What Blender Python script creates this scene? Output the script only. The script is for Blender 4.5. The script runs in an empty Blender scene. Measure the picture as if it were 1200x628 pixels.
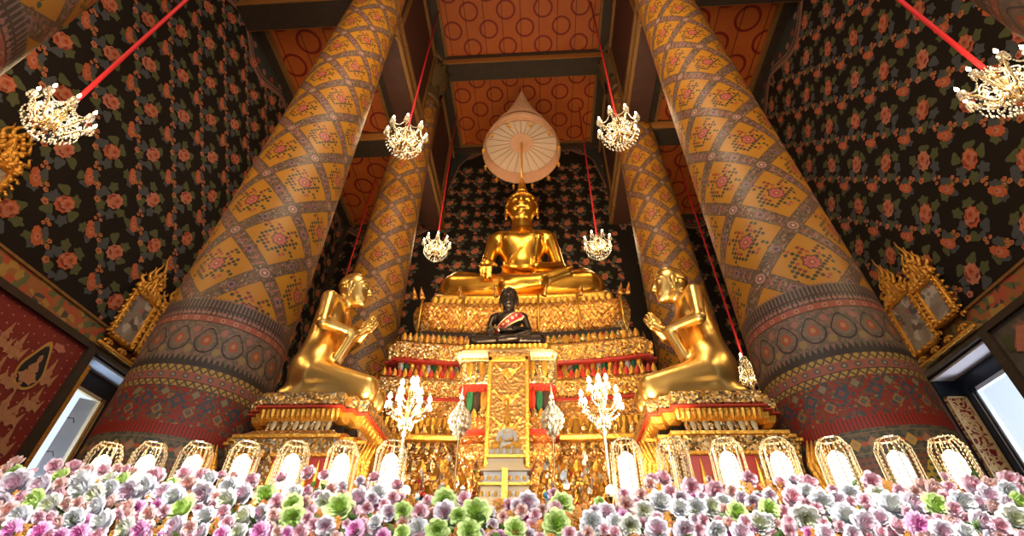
import bpy, math, random
import numpy as np
from mathutils import Vector, Matrix
SC = bpy.context.scene
COL = SC.collection
R = math.radians
PI = math.pi
rnd = random.Random(11)

# ------------------------------------------------------------------ mesh builder
class MB:
    def __init__(s):
        s.v = []; s.f = []; s.m = []; s.mats = []
    def mi(s, mat):
        if mat is None: return 0
        if mat not in s.mats: s.mats.append(mat)
        return s.mats.index(mat)
    def add(s, vs, fs, mat=None, M=None):
        o = len(s.v); i = s.mi(mat)
        if M is not None: vs = [tuple(M @ Vector(p)) for p in vs]
        s.v.extend(vs)
        for f in fs:
            s.f.append([a + o for a in f]); s.m.append(i)
    def box(s, a, b, mat=None, M=None):
        (x0, y0, z0), (x1, y1, z1) = a, b
        vs = [(x, y, z) for z in (z0, z1) for y in (y0, y1) for x in (x0, x1)]
        s.add(vs, [(0, 2, 3, 1), (4, 5, 7, 6), (0, 1, 5, 4), (2, 6, 7, 3), (0, 4, 6, 2), (1, 3, 7, 5)], mat, M)
    def bev(s, a, b, e, mat=None, M=None):      # box with chamfered vertical and horizontal edges
        (x0, y0, z0), (x1, y1, z1) = a, b
        def ring(i, z):
            X0, X1, Y0, Y1 = x0 + i, x1 - i, y0 + i, y1 - i
            return [(X0 + e, Y0, z), (X1 - e, Y0, z), (X1, Y0 + e, z), (X1, Y1 - e, z), (X1 - e, Y1, z), (X0 + e, Y1, z), (X0, Y1 - e, z), (X0, Y0 + e, z)]
        s.loft([ring(e, z0), ring(0, z0 + e), ring(0, z1 - e), ring(e, z1)], mat, M)
    def loft(s, rings, mat=None, M=None, cap=True, closed=True):
        n = len(rings[0]); vs = [p for r in rings for p in r]; fs = []
        for k in range(len(rings) - 1):
            for i in range(n if closed else n - 1):
                j = (i + 1) % n
                fs.append((k * n + i, k * n + j, (k + 1) * n + j, (k + 1) * n + i))
        if cap and closed:
            fs.append(tuple(reversed(range(n)))); fs.append(tuple(range((len(rings) - 1) * n, len(rings) * n)))
        s.add(vs, fs, mat, M)
    def lathe(s, prof, n=24, mat=None, M=None, cap=True):
        s.loft([[(r * math.cos(2 * PI * i / n), r * math.sin(2 * PI * i / n), z) for i in range(n)] for r, z in prof], mat, M, cap)
    def tube(s, pts, rad, n=8, mat=None, M=None):
        pts = [Vector(p) for p in pts]; rings = []
        up = Vector((0.13, 0.31, 0.94)).normalized(); prev = None
        for i, p in enumerate(pts):
            d = (pts[min(i + 1, len(pts) - 1)] - pts[max(i - 1, 0)]).normalized()
            if prev is None:
                a = d.cross(up)
                if a.length < .1: a = d.cross(Vector((1, 0, 0)))
            else:
                a = prev - d * prev.dot(d)
            a.normalize(); prev = a; b = d.cross(a)
            r = rad[i] if isinstance(rad, (list, tuple)) else rad
            rings.append([tuple(p + a * (r * math.cos(2 * PI * k / n)) + b * (r * math.sin(2 * PI * k / n))) for k in range(n)])
        s.loft(rings, mat, M)
    def octa(s, c, r, h=None, mat=None):
        h = h or r; x, y, z = c
        s.add([(x + r, y, z), (x, y + r, z), (x - r, y, z), (x, y - r, z), (x, y, z + h), (x, y, z - h)],
              [(0, 1, 4), (1, 2, 4), (2, 3, 4), (3, 0, 4), (1, 0, 5), (2, 1, 5), (3, 2, 5), (0, 3, 5)], mat)
    def ball(s, c, r, n=10, mat=None, sq=(1, 1, 1)):
        k = max(4, n // 2 + 1)
        prof = [[(c[0] + sq[0] * r * math.sin(PI * (j + .02) / (k + .04)) * math.cos(2 * PI * i / n), c[1] + sq[1] * r * math.sin(PI * (j + .02) / (k + .04)) * math.sin(2 * PI * i / n), c[2] - sq[2] * r * math.cos(PI * (j + .02) / (k + .04))) for i in range(n)] for j in range(k + 1)]
        s.loft(prof, mat)
    def mesh(s, name, mats=None, smooth=False):
        me = bpy.data.meshes.new(name)
        me.from_pydata([tuple(p) for p in s.v], [], s.f)
        for m in (s.mats or mats or []): me.materials.append(m)
        me.polygons.foreach_set('material_index', s.m)
        if smooth: me.polygons.foreach_set('use_smooth', [True] * len(me.polygons))
        me.update()
        return me
    def build(s, name, mat=None, parent=None, smooth=False, loc=None):
        me = s.mesh(name, [mat] if mat else None, smooth)
        if not s.mats and mat and len(me.materials) == 0: me.materials.append(mat)
        o = bpy.data.objects.new(name, me); COL.objects.link(o)
        if parent is not None: o.parent = parent
        if loc is not None: o.location = loc
        return o

def empty(name, loc=(0, 0, 0), rz=0):
    o = bpy.data.objects.new(name, None); COL.objects.link(o)
    o.location = loc; o.rotation_euler = (0, 0, rz); o.empty_display_size = .2
    return o
def tag(o, label=None, cat=None, group=None, kind=None):
    if label: o['label'] = label
    if cat: o['category'] = cat
    if group: o['group'] = group
    if kind: o['kind'] = kind
    return o
def struct(o):
    o['kind'] = 'structure'; return o
def kids(o): return [c for c in bpy.data.objects if c.parent == o]
def dup(o, parent=None):
    c = o.copy(); COL.objects.link(c)
    if parent is not None: c.parent = parent
    for ch in list(o.children): dup(ch, c)
    return c
def mod_smooth_angle(o, a=40):
    o.data.polygons.foreach_set('use_smooth', [True] * len(o.data.polygons))
    try: o.data.set_sharp_from_angle(angle=R(a))
    except Exception: pass

# ------------------------------------------------------------------ node expressions
class G:
    def __init__(s, mat): s.nt = mat.node_tree
    def node(s, t, **k):
        n = s.nt.nodes.new(t)
        for a, b in k.items(): setattr(n, a, b)
        return n
    def put(s, inp, v):
        if isinstance(v, E): s.nt.links.new(v.k, inp)
        elif isinstance(v, bpy.types.NodeSocket): s.nt.links.new(v, inp)
        else: inp.default_value = v
    def math(s, op, *a):
        n = s.node('ShaderNodeMath', operation=op)
        for i, v in enumerate(a): s.put(n.inputs[i], v)
        return E(s, n.outputs[0])
    def mix(s, f, a, b):
        n = s.node('ShaderNodeMix', data_type='RGBA')
        s.put(n.inputs[0], f)
        for i, c in ((6, a), (7, b)):
            if isinstance(c, tuple): n.inputs[i].default_value = (c[0], c[1], c[2], 1)
            else: s.put(n.inputs[i], c)
        return E(s, n.outputs[2])
    def obj(s):
        n = s.node('ShaderNodeTexCoord'); x = s.node('ShaderNodeSeparateXYZ')
        s.nt.links.new(n.outputs['Object'], x.inputs[0])
        return n.outputs['Object'], [E(s, x.outputs[i]) for i in range(3)]
    def noise(s, vec, scale, detail=2):
        n = s.node('ShaderNodeTexNoise'); n.inputs['Scale'].default_value = scale; n.inputs['Detail'].default_value = detail
        if vec is not None: s.put(n.inputs['Vector'], vec)
        return E(s, n.outputs[0]), E(s, n.outputs[1])
    def vor(s, vec, scale, feat='F1', rand=1.0):
        n = s.node('ShaderNodeTexVoronoi', feature=feat); n.inputs['Scale'].default_value = scale; n.inputs['Randomness'].default_value = rand
        if vec is not None: s.put(n.inputs['Vector'], vec)
        return n
    def xyz(s, x, y, z=0.0):
        n = s.node('ShaderNodeCombineXYZ')
        for i, v in enumerate((x, y, z)): s.put(n.inputs[i], v)
        return E(s, n.outputs[0])
    def white(s, vec):
        n = s.node('ShaderNodeTexWhiteNoise', noise_dimensions='3D'); s.put(n.inputs['Vector'], vec)
        return E(s, n.outputs[0])
    def ramp(s, f, stops):
        n = s.node('ShaderNodeValToRGB'); cr = n.color_ramp; cr.interpolation = 'CONSTANT'
        while len(cr.elements) < len(stops): cr.elements.new(.5)
        for e, (p, c) in zip(cr.elements, stops): e.position = p; e.color = (*c, 1)
        s.put(n.inputs[0], f); return E(s, n.outputs[0])
class E:
    def __init__(s, g, k): s.g = g; s.k = k
    def __add__(s, o): return s.g.math('ADD', s, o)
    __radd__ = __add__
    def __mul__(s, o): return s.g.math('MULTIPLY', s, o)
    __rmul__ = __mul__
    def __sub__(s, o): return s.g.math('SUBTRACT', s, o)
    def __rsub__(s, o): return s.g.math('SUBTRACT', o, s)
    def __truediv__(s, o): return s.g.math('DIVIDE', s, o)
    def frac(s): return s.g.math('FRACT', s)
    def floor(s): return s.g.math('FLOOR', s)
    def abs(s): return s.g.math('ABSOLUTE', s)
    def gt(s, o): return s.g.math('GREATER_THAN', s, o)
    def lt(s, o): return s.g.math('LESS_THAN', s, o)
    def max(s, o): return s.g.math('MAXIMUM', s, o)
    def min(s, o): return s.g.math('MINIMUM', s, o)
    def sin(s): return s.g.math('SINE', s)
    def tri(s): return (s.frac() - .5).abs() * 2.0      # 1 at integers, 0 half-way
    def between(s, a, b): return s.gt(a) * s.lt(b)
def hyp(a, b): return a.g.math('SQRT', a * a + b * b)

def material(name, color=(.5, .5, .5), rough=.5, metal=0., spec=.5, emit=None, es=0., trans=0., coat=0.):
    m = bpy.data.materials.new(name); m.use_nodes = True
    b = m.node_tree.nodes['Principled BSDF']
    b.inputs['Base Color'].default_value = (*color, 1)
    b.inputs['Roughness'].default_value = rough; b.inputs['Metallic'].default_value = metal
    b.inputs['Specular IOR Level'].default_value = spec
    if trans: b.inputs['Transmission Weight'].default_value = trans
    if coat: b.inputs['Coat Weight'].default_value = coat; b.inputs['Coat Roughness'].default_value = .15
    if emit: b.inputs['Emission Color'].default_value = (*emit, 1); b.inputs['Emission Strength'].default_value = es
    return m
def bsdf(m): return m.node_tree.nodes['Principled BSDF']
def mottle(m, c0, c1, scale=6., detail=3):
    g = G(m); v, _ = g.obj(); n, _ = g.noise(v, scale, detail)
    g.put(bsdf(m).inputs['Base Color'], g.mix(n, c0, c1)); return m
def bump(m, h, strength=.4, dist=.02):
    g = G(m); n = g.node('ShaderNodeBump'); n.inputs['Strength'].default_value = strength; n.inputs['Distance'].default_value = dist
    g.put(n.inputs['Height'], h); g.nt.links.new(n.outputs[0], bsdf(m).inputs['Normal'])

GOLD = material('polished_gold', (.95, .52, .075), .29, 1.)
g = G(GOLD); v, _ = g.obj(); n, _ = g.noise(v, 9, 3); bump(GOLD, n, .12, .03)
SATIN = material('satin_gold', (.86, .56, .17), .3, 1.)
g = G(SATIN); v, _ = g.obj(); n, _ = g.noise(v, 7, 3); bump(SATIN, n, .1, .03)
LEAFGOLD = material('gold_leaf', (.86, .47, .08), .33, .9)
g = G(LEAFGOLD); v, _ = g.obj(); n, _ = g.noise(v, 30, 4); bump(LEAFGOLD, n, .5, .02)
GILT = material('carved_gilt', (.72, .36, .06), .38, .85)
g = G(GILT); v, _ = g.obj(); n, _ = g.noise(v, 45, 4); bump(GILT, n, .9, .02)
def mosaic(name, scale, stops, metal=.8, rough=.36, tilt=.38):
    m = material(name, (1, 1, 1), rough, metal); g = G(m); v, _ = g.obj()
    vo = g.vor(v, scale); sep = g.node('ShaderNodeSeparateColor'); g.nt.links.new(vo.outputs['Color'], sep.inputs[0])
    g.put(bsdf(m).inputs['Base Color'], g.ramp(E(g, sep.outputs[0]), stops))
    geo = g.node('ShaderNodeNewGeometry')
    a = g.node('ShaderNodeVectorMath', operation='SUBTRACT'); g.nt.links.new(vo.outputs['Color'], a.inputs[0]); a.inputs[1].default_value = (.5, .5, .5)
    b = g.node('ShaderNodeVectorMath', operation='SCALE'); g.nt.links.new(a.outputs[0], b.inputs[0]); b.inputs['Scale'].default_value = tilt * 2
    c = g.node('ShaderNodeVectorMath', operation='ADD'); g.nt.links.new(b.outputs[0], c.inputs[0]); g.nt.links.new(geo.outputs['Normal'], c.inputs[1])
    d = g.node('ShaderNodeVectorMath', operation='NORMALIZE'); g.nt.links.new(c.outputs[0], d.inputs[0])
    g.nt.links.new(d.outputs[0], bsdf(m).inputs['Normal']); return m
MOSAIC = mosaic('gold_mosaic', 60, [(0, (.75, .36, .06)), (.3, (.45, .19, .04)), (.5, (.88, .55, .16)), (.72, (.25, .11, .03)), (.82, (.85, .75, .55)), (.93, (.55, .12, .05)), (.97, (.12, .2, .1))])
MOSAIC_PALE = mosaic('silvery_gold_mosaic', 62, [(0, (.62, .36, .10)), (.3, (.34, .21, .09)), (.5, (.72, .58, .36)), (.66, (.16, .10, .045)), (.84, (.55, .27, .05)), (.95, (.10, .13, .12))])
MOSAIC_DARK = mosaic('brown_gold_mosaic', 66, [(0, (.5, .22, .05)), (.4, (.3, .12, .03)), (.7, (.62, .32, .08)), (.92, (.85, .72, .5))])
RED = material('red_lacquer', (.42, .03, .015), .4)
GREEN = material('green_glass', (.03, .16, .07), .15, .3)
WHITEGLASS = material('mirror_glass', (.85, .85, .75), .12, .8)
DARK = material('dark_recess', (.03, .015, .008), .7)
CREAM = material('cream_lacquer', (.66, .5, .28), .4)
WHITE = mottle(material('white_stone', (.7, .68, .64), .4), (.62, .6, .56), (.72, .7, .68), 20)
BRONZE = material('black_bronze', (.022, .016, .012), .3, .55)
g = G(BRONZE); v, _ = g.obj(); n, _ = g.noise(v, 14, 3); g.put(bsdf(BRONZE).inputs['Base Color'], g.mix(n, (.012, .009, .008), (.05, .034, .022)))
CRYSTAL = material('crystal', (.95, .89, .78), .12, .35, 1., trans=.0)
BRASS = material('pale_brass', (.9, .68, .36), .22, 1.)
BULB = material('lit_bulb', (1, .9, .7), .3, emit=(1., .78, .45), es=30.)
BULB.cycles.emission_sampling = 'NONE'
LANTERNCORE = material('lit_lantern_core', (1, .95, .85), .3, emit=(1., .84, .6), es=3.6)
ROPE = material('red_rope', (.55, .012, .02), .6)
DARKWOOD = mottle(material('dark_wood', (.03, .018, .012), .5), (.02, .012, .008), (.05, .03, .018), 8)
WOVEN = mosaic('woven_gold', 34, [(0, (.85, .38, .06)), (.35, (.62, .24, .035)), (.6, (.9, .5, .12)), (.85, (.48, .17, .03)), (.95, (.9, .7, .4))], .6, .38, .3)
g = G(WOVEN); v, (x, y, z) = g.obj(); zg = ((z * 9. + (x * 9.).tri() * .8).frac() - .5).abs()
old = [l.from_socket for l in WOVEN.node_tree.links if l.to_socket == bsdf(WOVEN).inputs['Base Color']][0]
g.put(bsdf(WOVEN).inputs['Base Color'], g.mix(zg.gt(.38), old, (.34, .11, .02)))
CARVED = material('carved_gold_panel', (.45, .26, .07), .45, .5)
g = G(CARVED); v, _ = g.obj(); vo = g.vor(v, 30, 'SMOOTH_F1'); n, _ = g.noise(v, 55, 3)
g.put(bsdf(CARVED).inputs['Base Color'], g.mix(n, (.13, .06, .013), (.30, .16, .045)))
bump(CARVED, E(g, vo.outputs[0]) + n * .4, .9, .03)
# ------------------------------------------------------------------ painted column material
def column_material(zs=5.3):
    m = material('painted_column', (.5, .3, .05), .5, 0., .35)
    g = G(m); v, (x, y, z) = g.obj()
    t = g.math('ARCTAN2', x, y * -1.0) / (2 * PI)
    _, ncol = g.noise(v, 30, 4); n1, _ = g.noise(v, 26, 4); n2, _ = g.noise(v, 3, 3)
    # diamonds above
    u = t * 4.0 + .6; w = (z - zs) / .955
    a = u + w; b = u - w
    fa = (a + .5).frac() - .5; fb = (b + .5).frac() - .5
    A = fa.abs(); B = fb.abs(); mx = A.max(B)
    yel = g.mix(n2, (.44, .19, .013), (.32, .13, .009))
    gx = fa * 15.0; gy = fb * 15.0
    dx = (gx + .5).frac() - .5; dy = (gy + .5).frac() - .5
    rr = hyp(dx, dy)
    h = g.white(g.xyz((gx + .5).floor(), (gy + .5).floor(), 1.0))
    dotc = g.ramp(h, [(0, (.035, .03, .02)), (.62, (.18, .025, .015)), (.76, (.04, .05, .025)), (.9, (.3, .06, .04))])
    shape = (A + B).lt(.43)
    dots = rr.lt(.43) * shape * h.gt(.16 + (A + B) * .55)
    c = g.mix(dots, yel, dotc)
    rc = hyp(fa, fb)
    ang = g.math('ARCTAN2', fa, fb)
    petal = rc - (ang * 8.0).sin() * .012
    c = g.mix(petal.lt(.125), c, (.1, .035, .02))
    c = g.mix(petal.lt(.1), c, (.40, .09, .07))
    c = g.mix(petal.lt(.045), c, (.2, .02, .015))
    c = g.mix(petal.lt(.02), c, (.5, .3, .15))
    # bands of the lattice
    band = mx.gt(.395)
    vo = g.vor(v, 55.0); sep = g.node('ShaderNodeSeparateColor'); g.nt.links.new(vo.outputs['Color'], sep.inputs[0])
    speck = g.ramp(E(g, sep.outputs[0]), [(0, (.10, .06, .036)), (.4, (.16, .09, .055)), (.62, (.055, .045, .03)), (.78, (.22, .07, .045)), (.9, (.25, .18, .11))])
    c = g.mix(band, c, speck)
    edge = mx.between(.388, .402); c = g.mix(edge, c, (.09, .05, .03))
    al = (fa.abs().gt(.395)) * ((fb * 8.0).frac() - .5).abs().lt(.1) * A.gt(.44)
    c = g.mix(al, c, (.3, .1, .09))
    ca = .5 - A; cb = .5 - B
    rm = hyp(ca, cb)
    c = g.mix(rm.lt(.10), c, (.1, .05, .04)); c = g.mix(rm.lt(.08), c, (.32, .19, .13)); c = g.mix(rm.lt(.05), c, (.2, .07, .07)); c = g.mix(rm.lt(.022), c, (.5, .38, .28))
    rm2 = hyp(ca, fb * 1.0).min(hyp(cb, fa * 1.0))
    c = g.mix(rm2.lt(.055), c, (.2, .11, .13)); c = g.mix(rm2.lt(.03), c, (.07, .03, .04))
    # horizontal bands below
    u17 = t * 17.0
    def rows(c, z0, z1, col): return g.mix(z.between(z0, z1), c, col)
    grey = g.mix(n1.gt(.52), (.115, .075, .06), (.17, .105, .08))
    c = rows(c, 3.4, 3.585, grey)
    tooth = z - 3.60 - ((t * 110.0).tri()) * .035
    c = g.mix(tooth.lt(0.) * z.gt(3.4), c, g.mix((t * 110.0).tri().gt(.62), (.045, .03, .025), (.19, .12, .1)))
    c = rows(c, 3.50, 3.52, (.06, .03, .025)); 
    d1 = hyp(((t * 85.0).frac() - .5) * .045, z - 3.46)
    c = g.mix(d1.lt(.017), c, (.32, .14, .11)); c = rows(c, 3.43, 3.44, (.06, .03, .025))
    c = rows(c, 3.365, 3.43, g.mix(n1, (.36, .075, .05), (.27, .09, .06)))
    d2 = hyp(((t * 34.0).frac() - .5) * .105, z - 3.397); c = g.mix(d2.lt(.022), c, (.42, .22, .13)); c = g.mix(d2.lt(.01), c, (.3, .03, .02))
    c = rows(c, 3.355, 3.367, (.05, .03, .02))
    # pear motifs
    field = g.mix(n1.gt(.5), (.12, .095, .065), (.22, .12, .095))
    c = rows(c, 2.965, 3.357, field)
    px = ((u17).frac() - .5) * .215; zz = z - 3.18
    wid = 1.0 + g.math('MAXIMUM', zz, 0.0) * 6.0
    pr = hyp(px * wid, zz * .72)
    nest = pr.between(.080, .092); c = g.mix(nest * z.between(2.99, 3.357), c, (.03, .022, .02))
    c = g.mix(pr.lt(.06), c, (.17, .13, .09)); c = g.mix(pr.lt(.040), c, (.34, .075, .035)); c = g.mix(pr.lt(.018), c, (.40, .2, .09))
    px2 = ((u17 + .5).frac() - .5) * .215; pr2 = hyp(px2, (z - 3.08) * .8); c = g.mix(pr2.lt(.03), c, (.26, .18, .07)); pr3 = hyp(px2, (z - 3.28) * .8); c = g.mix(pr3.lt(.026), c, (.34, .13, .1))
    saw = z - 2.965 - (t * 85.0).tri() * .06
    c = g.mix(saw.lt(0.) * z.gt(2.9), c, (.035, .028, .025))
    def braid(c, z0, z1):
        k = (((t * 60.0) + (z - z0) * 12.0).frac() - .5).abs().max((((t * 60.0) - (z - z0) * 12.0).frac() - .5).abs())
        return rows(rows(c, z0, z1, g.mix(k.gt(.36), (.40, .25, .06), (.09, .06, .035))), z1 - .008, z1, (.05, .025, .02))
    c = braid(c, 2.865, 2.93)
    c = rows(c, 2.79, 2.865, g.mix(n1, (.26, .06, .05), (.33, .12, .08)))
    d3 = hyp(((t * 40.0).frac() - .5) * .09, z - 2.828); c = g.mix(d3.lt(.024), c, (.07, .09, .075)); c = g.mix(d3.lt(.011), c, (.36, .2, .13))
    c = braid(c, 2.735, 2.79)
    # red carpet band with blue diamonds
    vo2 = g.vor(v, 52.0); sp2 = g.node('ShaderNodeSeparateColor'); g.nt.links.new(vo2.outputs['Color'], sp2.inputs[0])
    carpet = g.ramp(E(g, sp2.outputs[1]), [(0, (.24, .02, .012)), (.42, (.11, .075, .038)), (.58, (.04, .055, .065)), (.78, (.21, .035, .016)), (.94, (.24, .14, .05))])
    c = rows(c, 2.425, 2.735, carpet)
    dx1 = ((u17).frac() - .5).abs() * .2 + (z - 2.615).abs() * .8
    c = g.mix(dx1.between(.026, .05), c, (.035, .06, .09)); c = g.mix(dx1.lt(.026), c, (.2, .05, .025))
    dx2 = ((u17 + .5).frac() - .5).abs() * .2 + (z - 2.53).abs() * .8
    c = g.mix(dx2.between(.022, .038), c, (.22, .15, .06)); c = g.mix(dx2.lt(.014), c, (.06, .1, .13))
    dx5 = ((u17 + .5).frac() - .5).abs() * .2 + (z - 2.68).abs() * .8; c = g.mix(dx5.lt(.03), c, (.2, .17, .1))
    c = rows(c, 2.335, 2.425, g.mix((t * 140.0).tri().gt(.55), (.30, .018, .009), (.12, .02, .013)))
    # dark band with orange diamonds
    c = rows(c, 2.15, 2.335, g.mix(n1.gt(.5), (.055, .06, .045), (.13, .1, .06)))
    c = rows(c, 2.305, 2.312, (.2, .13, .06)); 
    dx3 = ((t * 34.0).frac() - .5).abs() * .105 + (z - 2.235).abs() * .85
    hh = g.white(g.xyz((t * 34.0).floor(), 2.0, 2.0))
    c = g.mix(dx3.lt(.04), c, g.mix(hh.gt(.5), (.44, .24, .05), (.34, .15, .08))); c = g.mix(dx3.lt(.016), c, (.3, .2, .12))
    d4 = hyp(((t * 34.0 + .5).frac() - .5) * .105, z - 2.235); c = g.mix(d4.lt(.017), c, (.38, .07, .02))
    c = rows(c, 2.165, 2.172, (.2, .13, .06))
    # zigzag foot
    zig = (z - (1.9 + (t * 17.0).tri() * .2))
    foot = g.mix(zig.abs().lt(.035), g.mix(zig.gt(0.), (.28, .2, .04), (.17, .06, .03)), (.42, .27, .035))
    d6 = hyp(((t * 102.0).frac() - .5) * .036, ((z * 24.0).frac() - .5) * .042)
    foot = g.mix(d6.lt(.011), foot, (.04, .06, .04))
    c = g.mix(z.lt(2.15), c, foot)
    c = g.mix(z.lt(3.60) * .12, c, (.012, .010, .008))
    # capital zone
    capz = (z).gt(13.3)
    c = g.mix(capz, c, g.mix(n1.gt(.5), (.05, .04, .025), (.2, .13, .05)))
    g.put(bsdf(m).inputs['Base Color'], c)
    return m
COLUMN = column_material(); COLUMN_L = column_material(5.48)

def column(x, y, label, rz=0.0):
    t = tag(empty('column', (x, y, 0), rz), label, 'column', 'painted columns of the hall', 'thing')
    mb = MB()
    prof = [(max(.40, .62 - .0155 * max(0, z - 2)), z) for z in [0.35, 1, 2, 3, 4, 5, 6, 7, 8, 9, 10, 11, 12, 13, 13.4]]
    mb.lathe(prof, 96)
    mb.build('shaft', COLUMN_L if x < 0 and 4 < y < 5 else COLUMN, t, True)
    b = MB(); b.lathe([(.66, 0), (.66, .12), (.63, .15), (.65, .24), (.63, .3), (.62, .36)], 64); b.build('plinth', GILT, t, True)
    n = MB(); n.lathe([(.445, 13.35), (.5, 13.4), (.5, 13.5), (.45, 13.55), (.47, 13.62), (.47, 13.7), (.44, 13.74)], 48); n.build('necking_ring', CAPM, t, True)
    c = MB()
    c.lathe([(.43, 13.7), (.45, 14.3), (.52, 15.0), (.55, 15.3)], 32, CAPM)
    for ring, (z0, L, k) in enumerate(((13.75, 1.25, 10), (14.0, 1.2, 10))):      # tall lotus petals of the capital
        for i in range(k):
            a0 = 2 * PI * (i + .5 * ring) / k
            rows = []
            for j in range(6):
                q = j / 5; rad = .455 + .02 * ring + .14 * q * q + .03; wd = .15 * math.sin(PI * min(1, .18 + .75 * (1 - q))) * (1 - q ** 4) + .004
                rows.append([(rad * math.cos(a0) - s * wd * math.sin(a0), rad * math.sin(a0) + s * wd * math.cos(a0), z0 + L * q) if s else ((rad + .03) * math.cos(a0), (rad + .03) * math.sin(a0), z0 + L * q) for s in (-1, 0, 1)])
            c.loft(rows, CAPP, cap=False, closed=False)
    c.box((-.56, -.56, 15.3), (.56, .56, 15.62), CAPM)
    c.build('capital', None, t, True)
    return t
CAPM = mottle(material('dark_gilded_capital', (.1, .06, .03), .5, .3), (.05, .03, .018), (.2, .12, .045), 14)
CAPP = mottle(material('capital_petal', (.12, .09, .04), .5, .3), (.07, .06, .035), (.24, .17, .06), 10)
CY = (.65, 4.05, 7.45)
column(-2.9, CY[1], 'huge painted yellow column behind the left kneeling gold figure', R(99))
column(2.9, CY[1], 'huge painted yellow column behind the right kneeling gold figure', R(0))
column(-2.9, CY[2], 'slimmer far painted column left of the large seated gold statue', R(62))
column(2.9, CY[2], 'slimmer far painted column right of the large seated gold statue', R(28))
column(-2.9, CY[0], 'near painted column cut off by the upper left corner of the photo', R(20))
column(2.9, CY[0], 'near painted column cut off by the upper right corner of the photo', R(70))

# ------------------------------------------------------------------ room shell
W, YB, YF, ZA, ZN, ZBAND = 5.8, 10.6, -1.6, 11.8, 15.6, 4.28
BLACKW = mottle(material('black_wall_ground', (.012, .008, .006), .7, 0, .2), (.006, .004, .003), (.013, .008, .005), 3)
def paint(n, c, k=.7): return mottle(material(n, c, .6), tuple(a * k for a in c), tuple(min(1, a * 1.25) for a in c), 25, 4)
ROSE = paint('painted_rose_orange', (.40, .085, .025)); ROSEP = paint('painted_rose_pink', (.44, .15, .085)); ROSED = paint('painted_rose_red', (.22, .03, .015))
LEAFG = paint('painted_leaf_green', (.062, .068, .022)); LEAFB = paint('painted_leaf_blue', (.045, .052, .056)); BUD = paint('painted_bud', (.40, .14, .045))
PINKL = paint('painted_pink_outline', (.20, .09, .06)); CURT = paint('painted_dark_curtain', (.02, .024, .018))
def blob(cx, cy, r, sx=1., sy=1., lobes=0, amp=.15, ph=0., n=14, rot=0.):
    pts = []
    for i in range(n):
        a = 2 * PI * i / n; q = r * (1 + (amp * math.cos(lobes * a + ph) if lobes else 0))
        x, y = q * sx * math.cos(a), q * sy * math.sin(a)
        pts.append((cx + x * math.cos(rot) - y * math.sin(rot), cy + x * math.sin(rot) + y * math.cos(rot)))
    return pts
def sprig_big(rg):
    s = []; j = lambda k=.02: rg.uniform(-k, k)
    for (x, y, m) in ((-.10, .2, LEAFG), (.12, .19, LEAFG), (.2, -.02, LEAFG), (-.17, .02, LEAFB), (.1, -.2, LEAFB), (-.12, -.2, LEAFG)):
        s.append((blob(x * .9 + j(), y * .9 + j(), .072, 1.2, .9, rg.choice((3, 5)), .2, rg.random() * 6, 20, rg.random() * 6), m, 0))
    for (x, y) in ((-.2, -.07), (-.02, -.25)): s.append((blob(x, y, .06, 1, .8, 3, .2, rg.random() * 6, 10), LEAFB, 0))
    rx, ry = .02 + j(), .02 + j(); ro = R(60) + j(.3); ph_ = rg.random() * 6
    c = ROSE if rg.random() < .7 else ROSEP
    s.append((blob(rx, ry, .125, 1.12, .86, 9, .1, 0, 27, ro), c, 1))
    for i in range(7): a = i * .9 + ph_; s.append((blob(rx + .085 * math.cos(a), ry + .07 * math.sin(a), .034, 1.3, .6, 0, 0, 0, 9, a + PI / 2), ROSEP if i % 2 else ROSED, 2))
    s.append((blob(rx + .02, ry + .015, .08, 1.15, .8, 7, .14, 1, 21, ro), ROSEP, 3))
    s.append((blob(rx + .02, ry + .02, .05, 1.1, .8, 5, .2, 2, 15, ro), ROSE, 4)); s.append((blob(rx + .02, ry + .02, .022, n=7), ROSED, 5))
    for (x, y, r) in ((-.30, .05, .034), (-.27, -.02, .036), (-.345, -.01, .03), (-.19, -.15, .05), (-.03, -.31, .032), (.025, -.335, .03), (-.035, -.37, .028)):
        s.append((blob(x + j(.01), y + j(.01), r, 1, .9, 5, .1, 0, 10), BUD if rg.random() < .8 else ROSEP, 1)); s.append((blob(x, y, r * .4, n=6), ROSED, 2))
    return s
def sprig_small(rg):
    s = []; j = lambda k=.015: rg.uniform(-k, k)
    for (x, y, m) in ((-.08, -.06, LEAFG), (.1, .03, LEAFG), (.05, .12, LEAFB), (.04, -.11, LEAFB)):
        s.append((blob(x * .9 + j(), y * .9 + j(), .064, 1.2, .85, rg.choice((3, 5)), .2, rg.random() * 6, 20, rg.random() * 6), m, 0))
    s.append((blob(-.03, .05, .06, 1.2, .85, 7, .14, 0, 17, R(110)), ROSE, 1)); s.append((blob(.02, -.02, .085, 1.15, .8, 8, .12, 1, 19, R(120)), ROSE, 1))
    s.append((blob(.015, -.01, .045, 1.1, .8, 6, .2, 1, 14, R(120)), ROSEP, 2)); s.append((blob(.01, 0, .016, n=6), ROSED, 3))
    return s
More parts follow.
